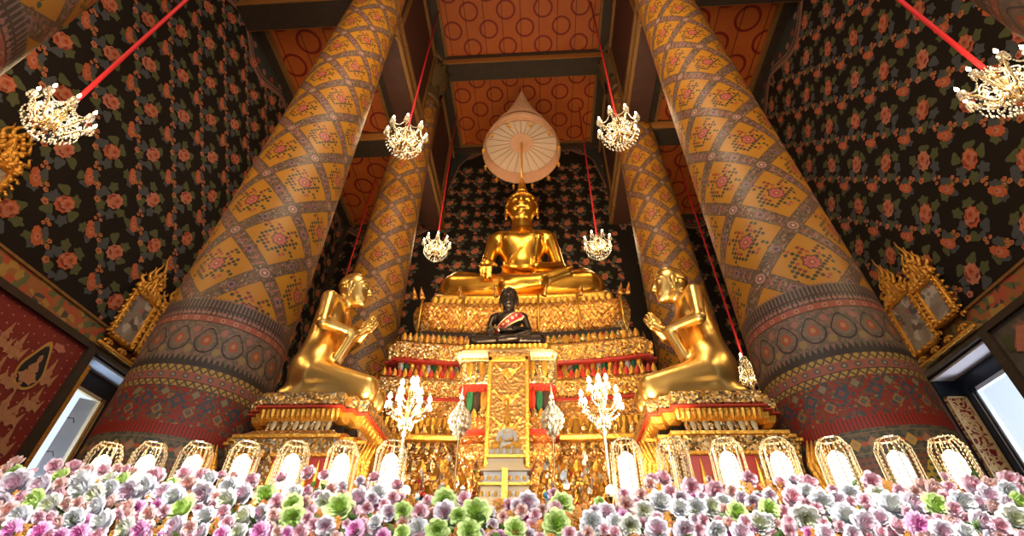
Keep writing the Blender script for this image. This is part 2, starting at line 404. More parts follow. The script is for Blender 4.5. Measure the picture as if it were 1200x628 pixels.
def paper(mb, u0, u1, v0, v1, place, uoff=0., voff=0., flip=1, su=.457, sv=1.11, sc=1., skip=None):
    rg = random.Random(5); k0 = int((u0 - uoff) / su) - 1
    for k in range(k0, int((u1 - uoff) / su) + 2):
        u = uoff + k * su
        if not (u0 - .05 < u < u1 + .05): continue
        l0 = int((v0 - voff) / sv) - 1
        for l in range(l0, int((v1 - voff) / sv) + 2):
            for half, fn in ((0, sprig_big), (.5, sprig_small)):
                vv = voff + (l + half + (.5 if k % 2 else 0)) * sv
                if not (v0 + .15 < vv < v1 - .1) or (skip and skip(u, vv)): continue
                for qi, (pts, m, lay) in enumerate(fn(rg)):
                    q = [(u + flip * a * sc, vv + b * sc) for a, b in pts]
                    if min(a for a, b in q) < u0 or max(a for a, b in q) > u1 or min(b for a, b in q) < v0 or max(b for a, b in q) > v1: continue
                    mb.add([place(a, b, .003 + .006 * lay + .0006 * (qi % 9)) for a, b in q], [tuple(range(len(q)))], m)
def strip(mb, pts, wd, place, m, d=.008):
    for i in range(len(pts) - 1):
        (a, b), (c, e) = pts[i], pts[i + 1]; L = math.hypot(c - a, e - b) or 1; nx, ny = -(e - b) / L * wd, (c - a) / L * wd
        mb.add([place(a - nx, b - ny, d), place(c - nx, e - ny, d), place(c + nx, e + ny, d), place(a + nx, b + ny, d)], [(0, 1, 2, 3)], m)
def swags(mb, u0, n, step, ztop, place, drop=.55):
    for i in range(n):
        a, b = u0 + i * step, u0 + (i + 1) * step
        arc = [(a + (b - a) * q / 14, ztop - .25 - drop * math.sin(PI * q / 14) ** .8 * (.25 + .75 * math.sin(PI * q / 14))) for q in range(15)]
        mb.add([place(x, z, .012) for x, z in [(a, ztop)] + arc + [(b, ztop)]], [tuple(range(17))], CURT)
        strip(mb, arc, .05, place, PINKL, .016); strip(mb, [(x, z + .13) for x, z in arc[1:-1]], .02, place, PINKL, .016)
        for q in range(2, 13, 2):
            x, z = arc[q]; mb.add([place(p, s, .018) for p, s in blob(x, min(ztop - .1, z + .27), .07, 1, 1, 5, .2, q, 10)], [tuple(range(10))], ROSED if q % 4 else PINKL)
        mb.add([place(x, z, .02) for x, z in blob(a, ztop - .42, .13, .8, 1.4, 6, .25, 0, 18)], [tuple(range(18))], PINKL)
        mb.add([place(x, z, .022) for x, z in blob(a, ztop - .42, .07, .8, 1.3, 5, .25, 0, 15)], [tuple(range(15))], CURT)

BANDM = material('painted_band', (.25, .12, .04), .5)
g = G(BANDM); v, (x, y, z) = g.obj(); vo = g.vor(v, 13.0); sp = g.node('ShaderNodeSeparateColor'); g.nt.links.new(vo.outputs['Color'], sp.inputs[0])
g.put(bsdf(BANDM).inputs['Base Color'], g.ramp(E(g, sp.outputs[0]), [(0, (.28, .10, .03)), (.35, (.34, .19, .045)), (.55, (.10, .11, .04)), (.75, (.36, .07, .03)), (.9, (.05, .05, .04))]))
MURR = material('red_mural', (.16, .012, .008), .6)
g = G(MURR); v, (x, y, z) = g.obj(); n, _ = g.noise(v, 3, 4); d = hyp(((y * 9.).frac() - .5), ((z * 9. + (y * 9.).floor() * .5).frac() - .5))
g.put(bsdf(MURR).inputs['Base Color'], g.mix(d.lt(.09), g.mix(n, (.13, .012, .008), (.24, .022, .014)), (.45, .2, .12)))
MURD = mottle(material('dark_mural', (.05, .045, .035), .6), (.02, .022, .018), (.16, .12, .09), 5, 5)
FIG = paint('mural_figure', (.46, .2, .09), .6); FIGD = paint('mural_black', (.012, .012, .014)); FIGY = paint('mural_yellow', (.5, .25, .05)); FIGR = paint('mural_drapery', (.4, .08, .06))
WY0, WY1, WZ0, WZ1, WD = 5.42, 6.55, 1.3, 4.18, .36

def side_wall(side):
    s = -1 if side == 'left' else 1
    mb = MB(); X = s * W
    place = lambda y, z, d: (X - s * d, y, z)
    def quad(y0, y1, z0, z1, m): mb.box((min(X, X + s * WD), y0, z0), (max(X, X + s * WD), y1, z1), m)
    low = MURR if s < 0 else MURD
    quad(YF, YB, ZBAND, ZA + .4, BLACKW)
    quad(YF, WY0, 0, ZBAND, low); quad(WY1, YB, 0, ZBAND, low)
    quad(WY0, WY1, 0, WZ0, low); quad(WY0, WY1, WZ1, ZBAND, DARKWOOD)
    mb.add([place(YF, ZBAND + .02, .004), place(YB, ZBAND + .02, .004), place(YB, ZBAND + .29, .004), place(YF, ZBAND + .29, .004)], [(0, 1, 2, 3)], BANDM)
    if s < 0: paper(mb, YF, YB, ZBAND + .32, ZA - .25, place, 3.88, 5.5, 1)
    else: paper(mb, YF, YB, ZBAND + .32, ZA - .25, place, 4.57, 5.41, -1)
    swags(mb, 4.05 - 2 * 1.95, 6, 1.95, ZA, place)
    if s < 0:                                                       # rows of flame-crowned worshippers and a mandorla on the red mural
        rg = random.Random(3)
        def fig(y, z, h, m=FIG):
            for fi, pts in enumerate((blob(y, z, h * .28, 1.0, .75, 5, .25, 1, 15), blob(y, z + h * .3, h * .17, .9, 1.2, 4, .2, 0, 12), [(y - h * .1, z + h * .45), (y + h * .1, z + h * .45), (y + h * .02, z + h * .95)], [(y - h * .34, z - h * .2), (y - h * .12, z), (y - h * .42, z + h * .45)], [(y + h * .34, z - h * .2), (y + h * .12, z), (y + h * .42, z + h * .45)])):
                mb.add([place(a, b, .006 + .0012 * fi + rg.uniform(0, .001)) for a, b in pts], [tuple(range(len(pts)))], m)
            mb.add([place(a, b, .0145) for a, b in blob(y, z + h * .3, h * .07, n=8)], [tuple(range(8))], ROSEP)
        for row, (z, y0, y1, n) in enumerate(((3.72, 3.75, 4.55, 5), (3.42, 3.85, 4.7, 5), (3.12, 4.1, 5.0, 6), (2.8, 4.3, 5.1, 5))):
            for i in range(n): fig(y0 + (y1 - y0) * i / (n - 1) + rg.uniform(-.03, .03), z + rg.uniform(-.04, .04), .3)
        fig(5.05, 3.62, .3); fig(5.1, 3.3, .28)
        md = [(math.cos(a) * .17, math.sin(a) * .22 + (.2 * max(0, math.sin(a)) ** 6)) for a in [2 * PI * i / 28 for i in range(28)]]
        for k, m, d in ((1.0, FIGY, .008), (.84, FIGD, .011)): mb.add([place(4.85 + a * k, 3.62 + b * k, d) for a, b in md], [tuple(range(28))], m)
        for pts in (blob(4.85, 3.55, .1, 1.2, .7, 6, .2, 0, 18), blob(4.85, 3.66, .06, 1, 1.4, 4, .15, 0, 12), blob(4.85, 3.79, .035, .8, 1.6, n=9)): mb.add([place(a, b, .014 + .001 * len(pts) / 6) for a, b in pts], [tuple(range(len(pts)))], FIG)
        mb.add([place(a, b, .008) for a, b in blob(4.98, 4.02, .07, 1.2, .7, 5, .2, 0, 15)], [tuple(range(15))], ROSEP)
        zz = [(3.3, 2.0), (5.2, 2.0), (5.15, 2.5), (5.0, 2.42), (4.95, 2.78), (4.72, 2.66), (4.62, 3.0), (4.3, 2.7), (3.9, 3.1), (3.3, 2.9)]
        mb.add([place(a, b, .007) for a, b in zz], [tuple(range(len(zz)))], FIGD); strip(mb, zz[1:], .018, place, ROSEP, .01)
    else:
        rg = random.Random(8)
        for i in range(26):
            y, z = rg.uniform(4.4, 5.25), rg.uniform(2.6, 4.15); p = blob(y, z, rg.uniform(.05, .13), 1.2, .8, rg.choice((3, 5, 6)), .25, rg.random() * 6, 14, rg.random() * 3)
            mb.add([place(a, b, .005 + .0015 * (i % 5)) for a, b in p], [tuple(range(14))], rg.choice((FIG, MURD, FIGR, LEAFG, PINKL)))
        for q, m in ((0, FIGR), (.05, ROSEP)): mb.add([place(a, b, .014 + q * .1) for a, b in [(4.75 + q, 3.95 + q), (4.98, 4.08), (5.16, 3.9 - q), (5.05 - q, 3.72 + q), (4.9, 3.85)]], [(0, 1, 2, 3, 4)], m)
    o = struct(mb.build('wall_' + side, None))
    # narrow dark moulding under the band
    t = MB(); t.box((min(X, X - s * .05), YF, ZBAND - .075), (max(X, X - s * .05), YB, ZBAND + .015), DARKWOOD); t.box((min(X, X - s * .03), YF, ZBAND + .29), (max(X, X - s * .03), YB, ZBAND + .325), GILTD)
    for (y0, y1) in ((WY0 - .12, WY0), (WY1, WY1 + .12)): t.box((min(X, X - s * .05), y0, 0), (max(X, X - s * .05), y1, ZBAND - .075), DARKWOOD)
    struct(t.build('trim_' + ('1' if s < 0 else '2'), None))
GILTD = mottle(material('dull_gilt_moulding', (.2, .12, .04), .5, .3), (.13, .055, .015), (.34, .17, .045), 18)
GILTP = mottle(material('patterned_gilt_beam', (.3, .15, .04), .5, .4), (.26, .10, .022), (.62, .30, .07), 22, 5)
side_wall('left'); side_wall('right')

def back_wall():
    mb = MB(); place = lambda x, z, d: (x, YB - d, z)
    mb.box((-W, YB, 0), (W, YB + .3, ZN + .2), BLACKW)
    paper(mb, -2.75, 2.75, 4.3, ZN - .9, place, 1.23, 11.57, 1, .468, 1.08, .92)
    paper(mb, -5.75, -2.95, 4.3, ZA - .5, place, -4.3, 11.0, 1, .468, 1.08, .78); paper(mb, 2.95, 5.75, 4.3, ZA - .5, place, 4.3, 11.0, -1, .468, 1.08, .78)
    swags(mb, -2.9, 4, 1.45, ZN, place, .4); swags(mb, -5.75, 2, 1.4, ZA, place, .35); swags(mb, 2.95, 2, 1.4, ZA, place, .35)
    for s in (-1, 1):                                               # half-drawn dark painted curtains at the sides
        p = [(s * 3.6, 15.3), (s * 1.9, 15.25), (s * 2.35, 14.6), (s * 2.6, 13.4), (s * 3.0, 12.2), (s * 3.6, 12.0)]
        mb.add([place(a, b, .024) for a, b in p], [tuple(range(6))], CURT)
        strip(mb, p[1:5], .025, place, PINKL, .027)
    struct(mb.build('wall_back', None))
back_wall()

CEIL = material('ceiling_red', (.3, .07, .015), .45)
g = G(CEIL); v, (x, y, z) = g.obj(); n, _ = g.noise(v, 2.2, 3); n2, _ = g.noise(v, 40, 3)
c = g.mix(n2.gt(.5), g.mix(n, (.42, .085, .014), (.56, .15, .022)), g.mix(n, (.34, .06, .010), (.46, .11, .016)))
A = (x - .12) / 1.08; B = y / 1.06
def ringd(A, B): return hyp(((A + .5).frac() - .5) * 1.08, ((B + .5).frac() - .5) * 1.06)
r = ringd(A, B).min(ringd(A + .5, B + .5))
c = g.mix(r.between(.225, .285), c, (.20, .010, .006))

seam = ((x / .54).frac() - .5).abs().gt(.482); c = g.mix(seam, c, (.05, .012, .006))
g.put(bsdf(CEIL).inputs['Base Color'], c)
CLER = mottle(material('clerestory_brown', (.05, .014, .008), .6), (.03, .01, .006), (.075, .022, .011), 4)
def ceilings():
    mb = MB()
    mb.box((-2.9, YF, ZN), (2.9, YB, ZN + .2), CEIL)
    for s in (-1, 1): mb.box((min(s * 2.9, s * W), YF, ZA), (max(s * 2.9, s * W), YB, ZA + .2), CEIL)
    struct(mb.build('ceiling', None))
    for s, nm in ((-1, 'wall_clerestory_left'), (1, 'wall_clerestory_right')):       # upper walls carried by the column rows
        mb = MB(); mb.box((s * 2.9 - .25, YF, ZA - .35), (s * 2.9 + .25, YB, ZN), CLER)
        xi = s * 2.65
        for y in (CY[0], CY[1], CY[2], YB - .1):
            for dy in (-.62, .55): mb.box((min(xi, xi - s * .06), y + dy, ZA - .35), (max(xi, xi - s * .06), y + dy + .09, ZN - .3), GILTD)
        for zz in (ZA - .3, ZA + .15, ZN - .55): mb.box((min(xi, xi - s * .08), YF, zz), (max(xi, xi - s * .08), YB, zz + .12), GILTD)
        struct(mb.build(nm, None))
    k = 3
    for y in CY:                                                     # cross beams with a dark soffit and a gilded face
        mb = MB(); mb.box((-2.66, y - .28, ZN - .42), (2.66, y + .28, ZN), DARKWOOD)
        mb.box((-2.66, y - .34, ZN - .12), (2.66, y + .34, ZN), DARKWOOD); mb.box((-2.66, y - .30, ZN - .4), (2.66, y + .30, ZN - .14), GILTP)
        struct(mb.build('trim_%d' % k, None)); k += 1
        for s in (-1, 1):
            mb = MB(); a, b = sorted((s * 3.15, s * (W - .0)))
            mb.box((a, y - .25, ZA - .4), (b, y + .25, ZA), DARKWOOD); mb.box((a, y - .28, ZA - .36), (b, y + .28, ZA - .1), GILTP)
            struct(mb.build('trim_%d' % k, None)); k += 1
    mb = MB()
    for s in (-1, 1):                                                # mouldings along the walls and dark corner battens
        a, b = sorted((s * 2.65, s * 2.38)); mb.box((a, YF, ZN - .16), (b, YB, ZN), DARKWOOD); a, b = sorted((s * 2.4, s * 2.3)); mb.box((a, YF, ZN - .08), (b, YB, ZN), GILTD)
        for (p, q, m) in ((W, W - .22, DARKWOOD), (W - .22, W - .3, GILTD), (3.15, 3.37, DARKWOOD), (3.37, 3.45, GILTD)):
            a, b = sorted((s * p, s * q)); mb.box((a, YF, ZA - .12), (b, YB, ZA), m)
        a, b = sorted((s * W, s * (W - .12))); mb.box((a, YB - .12, 0), (b, YB, ZA), DARKWOOD)
    mb.box((-2.65, YB - .14, ZN - .3), (2.65, YB, ZN), DARKWOOD); mb.box((-2.65, YB - .18, ZN - .1), (2.65, YB, ZN), GILTD)
    struct(mb.build('trim_%d' % k, None))
    FL = material('marble_floor', (.3, .27, .24), .15); mottle(FL, (.22, .19, .17), (.4, .37, .33), 1.2, 6)
    f = MB(); f.box((-W, YF, -.1), (W, YB, 0), FL); struct(f.build('floor', None))
ceilings()

# ------------------------------------------------------------------ windows in deep reveals
PALEB = mottle(material('pale_blue_plaster', (.6, .66, .8), .7), (.52, .58, .72), (.68, .72, .82), 3)
PALEP = mottle(material('pale_pink_plaster', (.8, .7, .7), .7), (.75, .64, .64), (.84, .78, .8), 2)
NAVY = material('blue_black_frame', (.012, .02, .035), .35)
GLASS = bpy.data.materials.new('window_glass'); GLASS.use_nodes = True
_n = GLASS.node_tree; _n.nodes.remove(_n.nodes['Principled BSDF']); _t = _n.nodes.new('ShaderNodeBsdfTransparent'); _g = _n.nodes.new('ShaderNodeBsdfGlossy'); _m = _n.nodes.new('ShaderNodeMixShader')
_t.inputs[0].default_value = (.94, .97, 1, 1); _g.inputs['Roughness'].default_value = .03; _m.inputs[0].default_value = .06
_n.links.new(_t.outputs[0], _m.inputs[1]); _n.links.new(_g.outputs[0], _m.inputs[2]); _n.links.new(_m.outputs[0], _n.nodes['Material Output'].inputs[0])
CARVR = material('carved_shutter', (.3, .02, .02), .4)
g = G(CARVR); v, (x, y, z) = g.obj(); vv = g.xyz(x, y, z); nz, nc = g.noise(v, 9., 1)
w1 = g.node('ShaderNodeTexVoronoi', feature='DISTANCE_TO_EDGE'); w1.inputs['Scale'].default_value = 11
ad = g.node('ShaderNodeVectorMath', operation='ADD'); g.nt.links.new(v, ad.inputs[0]); 
sc_ = g.node('ShaderNodeVectorMath', operation='SCALE'); g.nt.links.new(nc.k, sc_.inputs[0]); sc_.inputs['Scale'].default_value = .25; g.nt.links.new(sc_.outputs[0], ad.inputs[1])
g.nt.links.new(ad.outputs[0], w1.inputs['Vector']); e1 = E(g, w1.outputs[0])
g.put(bsdf(CARVR).inputs['Base Color'], g.mix(e1.between(.012, .15), (.20, .014, .014), (.80, .58, .28))); bump(CARVR, e1.between(.012, .15), .6, .02)
def window(side):
    s = -1 if side == 'left' else 1
    X = s * W; xo = s * (W + WD); xp = X + s * .30; xq = X + s * .36
    def bx(mb, x0, x1, y0, y1, z0, z1, m): mb.box((min(x0, x1), y0, z0), (max(x0, x1), y1, z1), m)
    mb = MB(); pl = PALEB if s < 0 else PALEP; jm = DARKWOOD if s < 0 else NAVY
    bx(mb, X + s * .01, xo, WY0, WY1, WZ1 - .03, WZ1 - .001, pl)                      # soffit, jambs, sill
    bx(mb, X + s * .01, xo, WY1 - .03, WY1 - .001, WZ0, WZ1 - .03, jm); bx(mb, X + s * .01, xo, WY0 + .001, WY0 + .03, WZ0, WZ1 - .03, DARKWOOD)
    bx(mb, X + s * .01, xo, WY0 + .03, WY1 - .03, WZ0 + .001, WZ0 + .03, pl)
    w = struct(mb.build('window_' + ('1' if s < 0 else '2'), None))
    ya, yb, zt = (5.66, 6.30, 3.90) if s < 0 else (5.56, 6.34, 3.93)
    f = MB()
    bx(f, xp, xq, WY0 + .03, WY1 - .03, zt, WZ1 - .03, jm); bx(f, xp, xq, WY0 + .03, ya, WZ0 + .03, zt, jm); bx(f, xp, xq, yb, WY1 - .03, WZ0 + .03, zt, jm); bx(f, xp, xq, ya, yb, WZ0 + .03, WZ0 + .15, jm)
    f.build('window_surround', None, w)
    fm = CREAM if s < 0 else PALEB; c = MB(); x1, x2 = X + s * .28, X + s * .34
    bx(c, x1, x2, ya, ya + .03, WZ0 + .15, zt, fm); bx(c, x1, x2, yb - .085, yb, WZ0 + .15, zt, fm); bx(c, x1, x2, ya, yb, zt - .05, zt, fm); bx(c, x1 - s * .012, x1, yb - .06, yb - .03, WZ0 + .15, zt, GILT if s < 0 else NAVY)
    if s > 0: bx(c, x1 - s * .03, x1, yb, yb + .04, WZ0 + .15, zt + .03, NAVY)
    c.build('window_frame', None, w)
    gl = MB(); bx(gl, X + s * .315, X + s * .321, ya + .03, yb - .085, WZ0 + .15, zt - .05, GLASS); gl.build('window_pane', None, w)
    if s < 0:                                                        # gilded near post, pale blue leaf, iron hooks
        p = MB(); p.bev((X - .13, WY0 + .03, WZ0), (X - .01, WY0 + .13, WZ1 - .12), .015, GILT); p.build('gilded_post', None, w)
        lf = MB(); lf.loft([[(X - .345, 6.27, z), (X - .53, 6.12, z), (X - .515, 6.10, z), (X - .345, 6.235, z)] for z in (WZ0 + .15, zt - .03)], PALEB); L = lf.build('window_shutter', None, w)
        for z in (2.6, 3.05, 3.5):
            h = MB(); h.tube([(X - .33, 5.93, z), (X - .31, 6.0, z + .02), (X - .33, 6.06, z - .02)], .007, 6, DARKWOOD); h.build('hook', None, L)
    else:
        lf = MB(); y1 = WY1 - .03
        lf.box((X + .02, y1 - .04, WZ0 + .1), (X + .29, y1, 3.9), CARVR)
        for (xa, xb, za, zb) in ((X + .265, X + .29, WZ0 + .1, 3.9), (X + .02, X + .04, WZ0 + .1, 3.9), (X + .02, X + .29, 3.875, 3.9)): lf.box((xa, y1 - .055, za), (xb, y1 - .04, zb), CREAM)
        lf.build('carved_shutter', None, w)
        p = MB(); p.bev((X + .14, WY0 + .04, WZ0), (X + .28, WY0 + .16, WZ1 - .06), .02, NAVY); p.build('dark_shutter', None, w)
window('left'); window('right')

# ------------------------------------------------------------------ gilded double picture frames on the ledges
PICA = material('old_painting', (.4, .35, .3), .4)
g = G(PICA); v, _ = g.obj(); vo = g.vor(v, 9.0); sp = g.node('ShaderNodeSeparateColor'); g.nt.links.new(vo.outputs['Color'], sp.inputs[0]); n, _ = g.noise(v, 5, 3)
g.put(bsdf(PICA).inputs['Base Color'], g.mix(n.gt(.55), g.ramp(E(g, sp.outputs[0]), [(0, (.30, .25, .2)), (.3, (.5, .42, .36)), (.5, (.13, .09, .07)), (.62, (.34, .12, .08)), (.75, (.42, .36, .3)), (.9, (.1, .1, .12))]), (.24, .19, .15)))
def picture(side, y, label):
    s = -1 if side == 'left' else 1
    # local: u to the right of the viewer along the wall, v up, depth toward the room
    t = tag(empty('picture_frame', (s * (W - .06), y, ZBAND + .02), PI / 2 if s < 0 else -PI / 2), label, 'picture frame', 'gilded double picture frames on the wall ledges')
    fr = MB()
    def bar(x0, x1, z0, z1, d=.07): fr.bev((x0, -d, z0), (x1, .0, z1), .012, GILT)
    PN = ((-.27, .25, .16, 1.0), (.27, .25, .16, 1.0)) if s < 0 else ((-.25, .29, .14, 1.04), (.29, .22, .26, .92))
    for cx, hw, za, zb in PN:
        bar(cx - hw, cx - hw + .07, za, zb); bar(cx + hw - .07, cx + hw, za, zb); bar(cx - hw, cx + hw, za, za + .08); bar(cx - hw, cx + hw, zb - .08, zb)
        for q in range(9): fr.ball((cx - hw + .035, -.08, za + .04 + q * (zb - za - .08) / 8), .026, 8, GILT); fr.ball((cx + hw - .035, -.08, za + .04 + q * (zb - za - .08) / 8), .026, 8, GILT)
        for q in range(5): fr.ball((cx + hw * (-.8 + q * .4), -.08, za + .04), .028, 8, GILT); fr.ball((cx + hw * (-.8 + q * .4), -.08, zb - .04), .028, 8, GILT)
    def curl(x, z, r, sg, tw=1.6):
        fr.tube([(x + sg * r * (1 - q / 12) * math.cos(tw * PI * q / 12) - sg * r, -.04 - .01 * (q % 2), z + r * (1 - q / 16) * math.sin(tw * PI * q / 12)) for q in range(11)], [.022 * (1 - q / 16) for q in range(11)], 6, GILT)
    for q in range(8):
        curl(-.5 + q * .14, .07, .06, 1 if q % 2 else -1); curl(-.55, .2 + q * .1, .045, -1); curl(.58, .2 + q * .1, .045, 1); curl(.03, .2 + q * .1, .04, 1 if q % 2 else -1)
    fr.bev((-.56, -.05, 0), (.56, 0, .06), .015, GILT)
    fr.build('frame', None, t, True)
    for cx, hw, za, zb in PN:
        p = MB(); p.box((cx - hw + .065, -.035, za + .075), (cx + hw - .065, -.02, zb - .075), PICA); p.build('painting', None, t)
        c = MB(); h0 = zb                                           # flame crest, one tall and lobed tongue over each panel
        hh = .78
        for (dx, ht, ln, sg) in ((0, hh, 0, 1), (-.1, .46, -.06, -1), (.1, .46, .06, 1), (-.19, .27, -.07, -1), (.19, .27, .07, 1), (-.05, .6, -.03, -1), (.05, .6, .03, 1)):
            pts = [(cx + dx + ln * q / 8 + .035 * math.sin(q * 1.5) * sg, -.035 + .008 * math.sin(q * 2.1 + dx * 9), h0 + ht * q / 8) for q in range(9)]
            c.tube(pts, [.052 * (1 - q / 8.4) + .004 for q in range(9)], 7, GILT)
        for q in range(12):
            a = PI * q / 11; c.ball((cx + .2 * math.cos(a) * (1 - .4 * math.sin(a)), -.05, h0 + .02 + .34 * math.sin(a)), .032, 8, GILT)
        def curl2(x, z, r, sg): c.tube([(x + sg * r * (1 - q / 12) * math.cos(1.7 * PI * q / 12), -.055, z + r * (1 - q / 14) * math.sin(1.7 * PI * q / 12)) for q in range(11)], .014, 6, GILT)
        for (x, z, r, sg) in ((cx - .09, h0 + .1, .06, 1), (cx + .09, h0 + .1, .06, -1), (cx - .05, h0 + .26, .045, -1), (cx + .05, h0 + .26, .045, 1), (cx, h0 + .42, .035, 1), (cx - .16, h0 + .04, .04, -1), (cx + .16, h0 + .04, .04, 1)): curl2(x, z, r, sg)
        c.build('crest', None, t, True)
picture('left', 5.87, 'gilded double picture frame above the left window, half hidden by the big column')
picture('right', 5.9, 'gilded double picture frame with flame crests above the right window')
picture('left', 2.72, 'gilded frame whose crest tips show at the left edge of the photo')
# ------------------------------------------------------------------ smooth bodies: signed distance field -> one surface
def field(prims, h, pad=.12):
    lo = np.array([1e9] * 3); hi = -lo
    for p in prims:
        if p[0] == 'c':
            for c, r in ((p[1], p[3]), (p[2], p[4])): lo = np.minimum(lo, np.array(c) - r); hi = np.maximum(hi, np.array(c) + r)
        elif p[0] == 'e': lo = np.minimum(lo, np.array(p[1]) - max(p[2])); hi = np.maximum(hi, np.array(p[1]) + max(p[2]))
    lo = lo - pad; hi = hi + pad; n = np.ceil((hi - lo) / h).astype(int) + 1
    F = np.full(n, .6, np.float32)
    ax = [lo[i] + h * np.arange(n[i]) for i in range(3)]
    for p in prims:
        k = p[-1]; m = k + 4 * h
        if p[0] == 'c': l = np.minimum(np.array(p[1]) - p[3], np.array(p[2]) - p[4]) - m; u = np.maximum(np.array(p[1]) + p[3], np.array(p[2]) + p[4]) + m
        elif p[0] in ('e', '-e'): l = np.array(p[1]) - max(p[2]) - m; u = np.array(p[1]) + max(p[2]) + m
        else: l = lo; u = hi
        a = np.clip(((l - lo) / h).astype(int), 0, n - 1); b = np.clip(np.ceil((u - lo) / h).astype(int) + 1, 1, n)
        X, Y, Z = np.meshgrid(ax[0][a[0]:b[0]], ax[1][a[1]:b[1]], ax[2][a[2]:b[2]], indexing='ij')
        if p[0] == 'c':
            A = np.array(p[1]); D = np.array(p[2]) - A; L = float(D @ D) + 1e-9
            t = np.clip(((X - A[0]) * D[0] + (Y - A[1]) * D[1] + (Z - A[2]) * D[2]) / L, 0, 1)
            d = np.sqrt((X - A[0] - t * D[0]) ** 2 + (Y - A[1] - t * D[1]) ** 2 + (Z - A[2] - t * D[2]) ** 2) - (p[3] + (p[4] - p[3]) * t)
        elif p[0] in ('e', '-e'):
            x, y, z = X - p[1][0], Y - p[1][1], Z - p[1][2]
            if len(p) > 4:                                           # tilt about x, then about y
                c, s = math.cos(p[3][0]), math.sin(p[3][0]); y, z = c * y + s * z, -s * y + c * z
                c, s = math.cos(p[3][1]), math.sin(p[3][1]); x, z = c * x - s * z, s * x + c * z
            r = p[2]; k0 = np.sqrt((x / r[0]) ** 2 + (y / r[1]) ** 2 + (z / r[2]) ** 2); k1 = np.sqrt((x / r[0] ** 2) ** 2 + (y / r[1] ** 2) ** 2 + (z / r[2] ** 2) ** 2) + 1e-9
            d = k0 * (k0 - 1) / k1
        else: d = (X - p[1][0]) * p[2][0] + (Y - p[1][1]) * p[2][1] + (Z - p[1][2]) * p[2][2]   # plane: keeps the side where d < 0
        S = F[a[0]:b[0], a[1]:b[1], a[2]:b[2]]
        if p[0] in ('c', 'e'):
            q = np.maximum(k - np.abs(S - d), 0) / max(k, 1e-6); S[...] = np.minimum(S, d) - q * q * k * .25
        elif p[0] == '-e': S[...] = np.maximum(S, -d)
        else: S[...] = np.maximum(S, d)
    return F, lo, h
def surface(fl, name):
    F, lo, h = fl; I = F < 0; n = np.array(F.shape)
    cs = [(i, j, k) for i in (0, 1) for j in (0, 1) for k in (0, 1)]
    sl = lambda A, c: A[c[0]:n[0] - 1 + c[0], c[1]:n[1] - 1 + c[1], c[2]:n[2] - 1 + c[2]]
    cnt = sum(sl(I, c).astype(np.int8) for c in cs); act = (cnt > 0) & (cnt < 8)
    idx = np.full(act.shape, -1, np.int64); cells = np.argwhere(act); idx[act] = np.arange(len(cells))
    V = np.array([F[cells[:, 0] + c[0], cells[:, 1] + c[1], cells[:, 2] + c[2]] for c in cs]).T
    P = np.zeros((len(cells), 3)); N = np.zeros(len(cells))
    for a in range(8):
        for b in range(a + 1, 8):
            if sum(abs(cs[a][i] - cs[b][i]) for i in range(3)) != 1: continue
            m = (V[:, a] < 0) != (V[:, b] < 0); t = np.where(m, V[:, a] / np.where(m, V[:, a] - V[:, b], 1), 0)
            for i in range(3): P[:, i] += np.where(m, cs[a][i] + t * (cs[b][i] - cs[a][i]), 0)
            N += m
    P = (cells + P / N[:, None]) * h + lo
    quads = []
    for d in range(3):
        e, f = [(1, 2), (2, 0), (0, 1)][d]; s0 = [slice(None)] * 3; s1 = [slice(None)] * 3; s0[d] = slice(0, -1); s1[d] = slice(1, None)
        A, B = I[tuple(s0)], I[tuple(s1)]; ch = np.argwhere(A != B)
        ch = ch[(ch[:, e] > 0) & (ch[:, f] > 0) & (ch[:, e] < n[e] - 1) & (ch[:, f] < n[f] - 1)]
        fwd = A[ch[:, 0], ch[:, 1], ch[:, 2]]; q = []
        for (de, df) in ((-1, -1), (0, -1), (0, 0), (-1, 0)):
            c = ch.copy(); c[:, e] += de; c[:, f] += df; q.append(idx[c[:, 0], c[:, 1], c[:, 2]])
        q = np.array(q).T; q[~fwd] = q[~fwd][:, ::-1]; quads.append(q)
    Q = np.concatenate(quads); Q = Q[(Q >= 0).all(1)]
    me = bpy.data.meshes.new(name); me.from_pydata(P.tolist(), [], Q.tolist()); me.polygons.foreach_set('use_smooth', [True] * len(me.polygons)); me.update()
    return me
def body(prims, h, name, mat, parent):
    fl = field(prims, h); me = surface(fl, name); me.materials.append(mat)
    o = bpy.data.objects.new(name, me); COL.objects.link(o); o.parent = parent
    return o, fl
def front(fl, x, z):                                                # the front (smallest y) of the body at x, z
    F, lo, h = fl; i = int(round((x - lo[0]) / h)); k = int(round((z - lo[2]) / h))
    col = F[max(0, min(i, F.shape[0] - 1)), :, max(0, min(k, F.shape[2] - 1))]; j = np.argmax(col < 0)
    if not col[j] < 0: return None
    return lo[1] + h * (j - (col[j] / (col[j] - col[j - 1]) if j else 0))

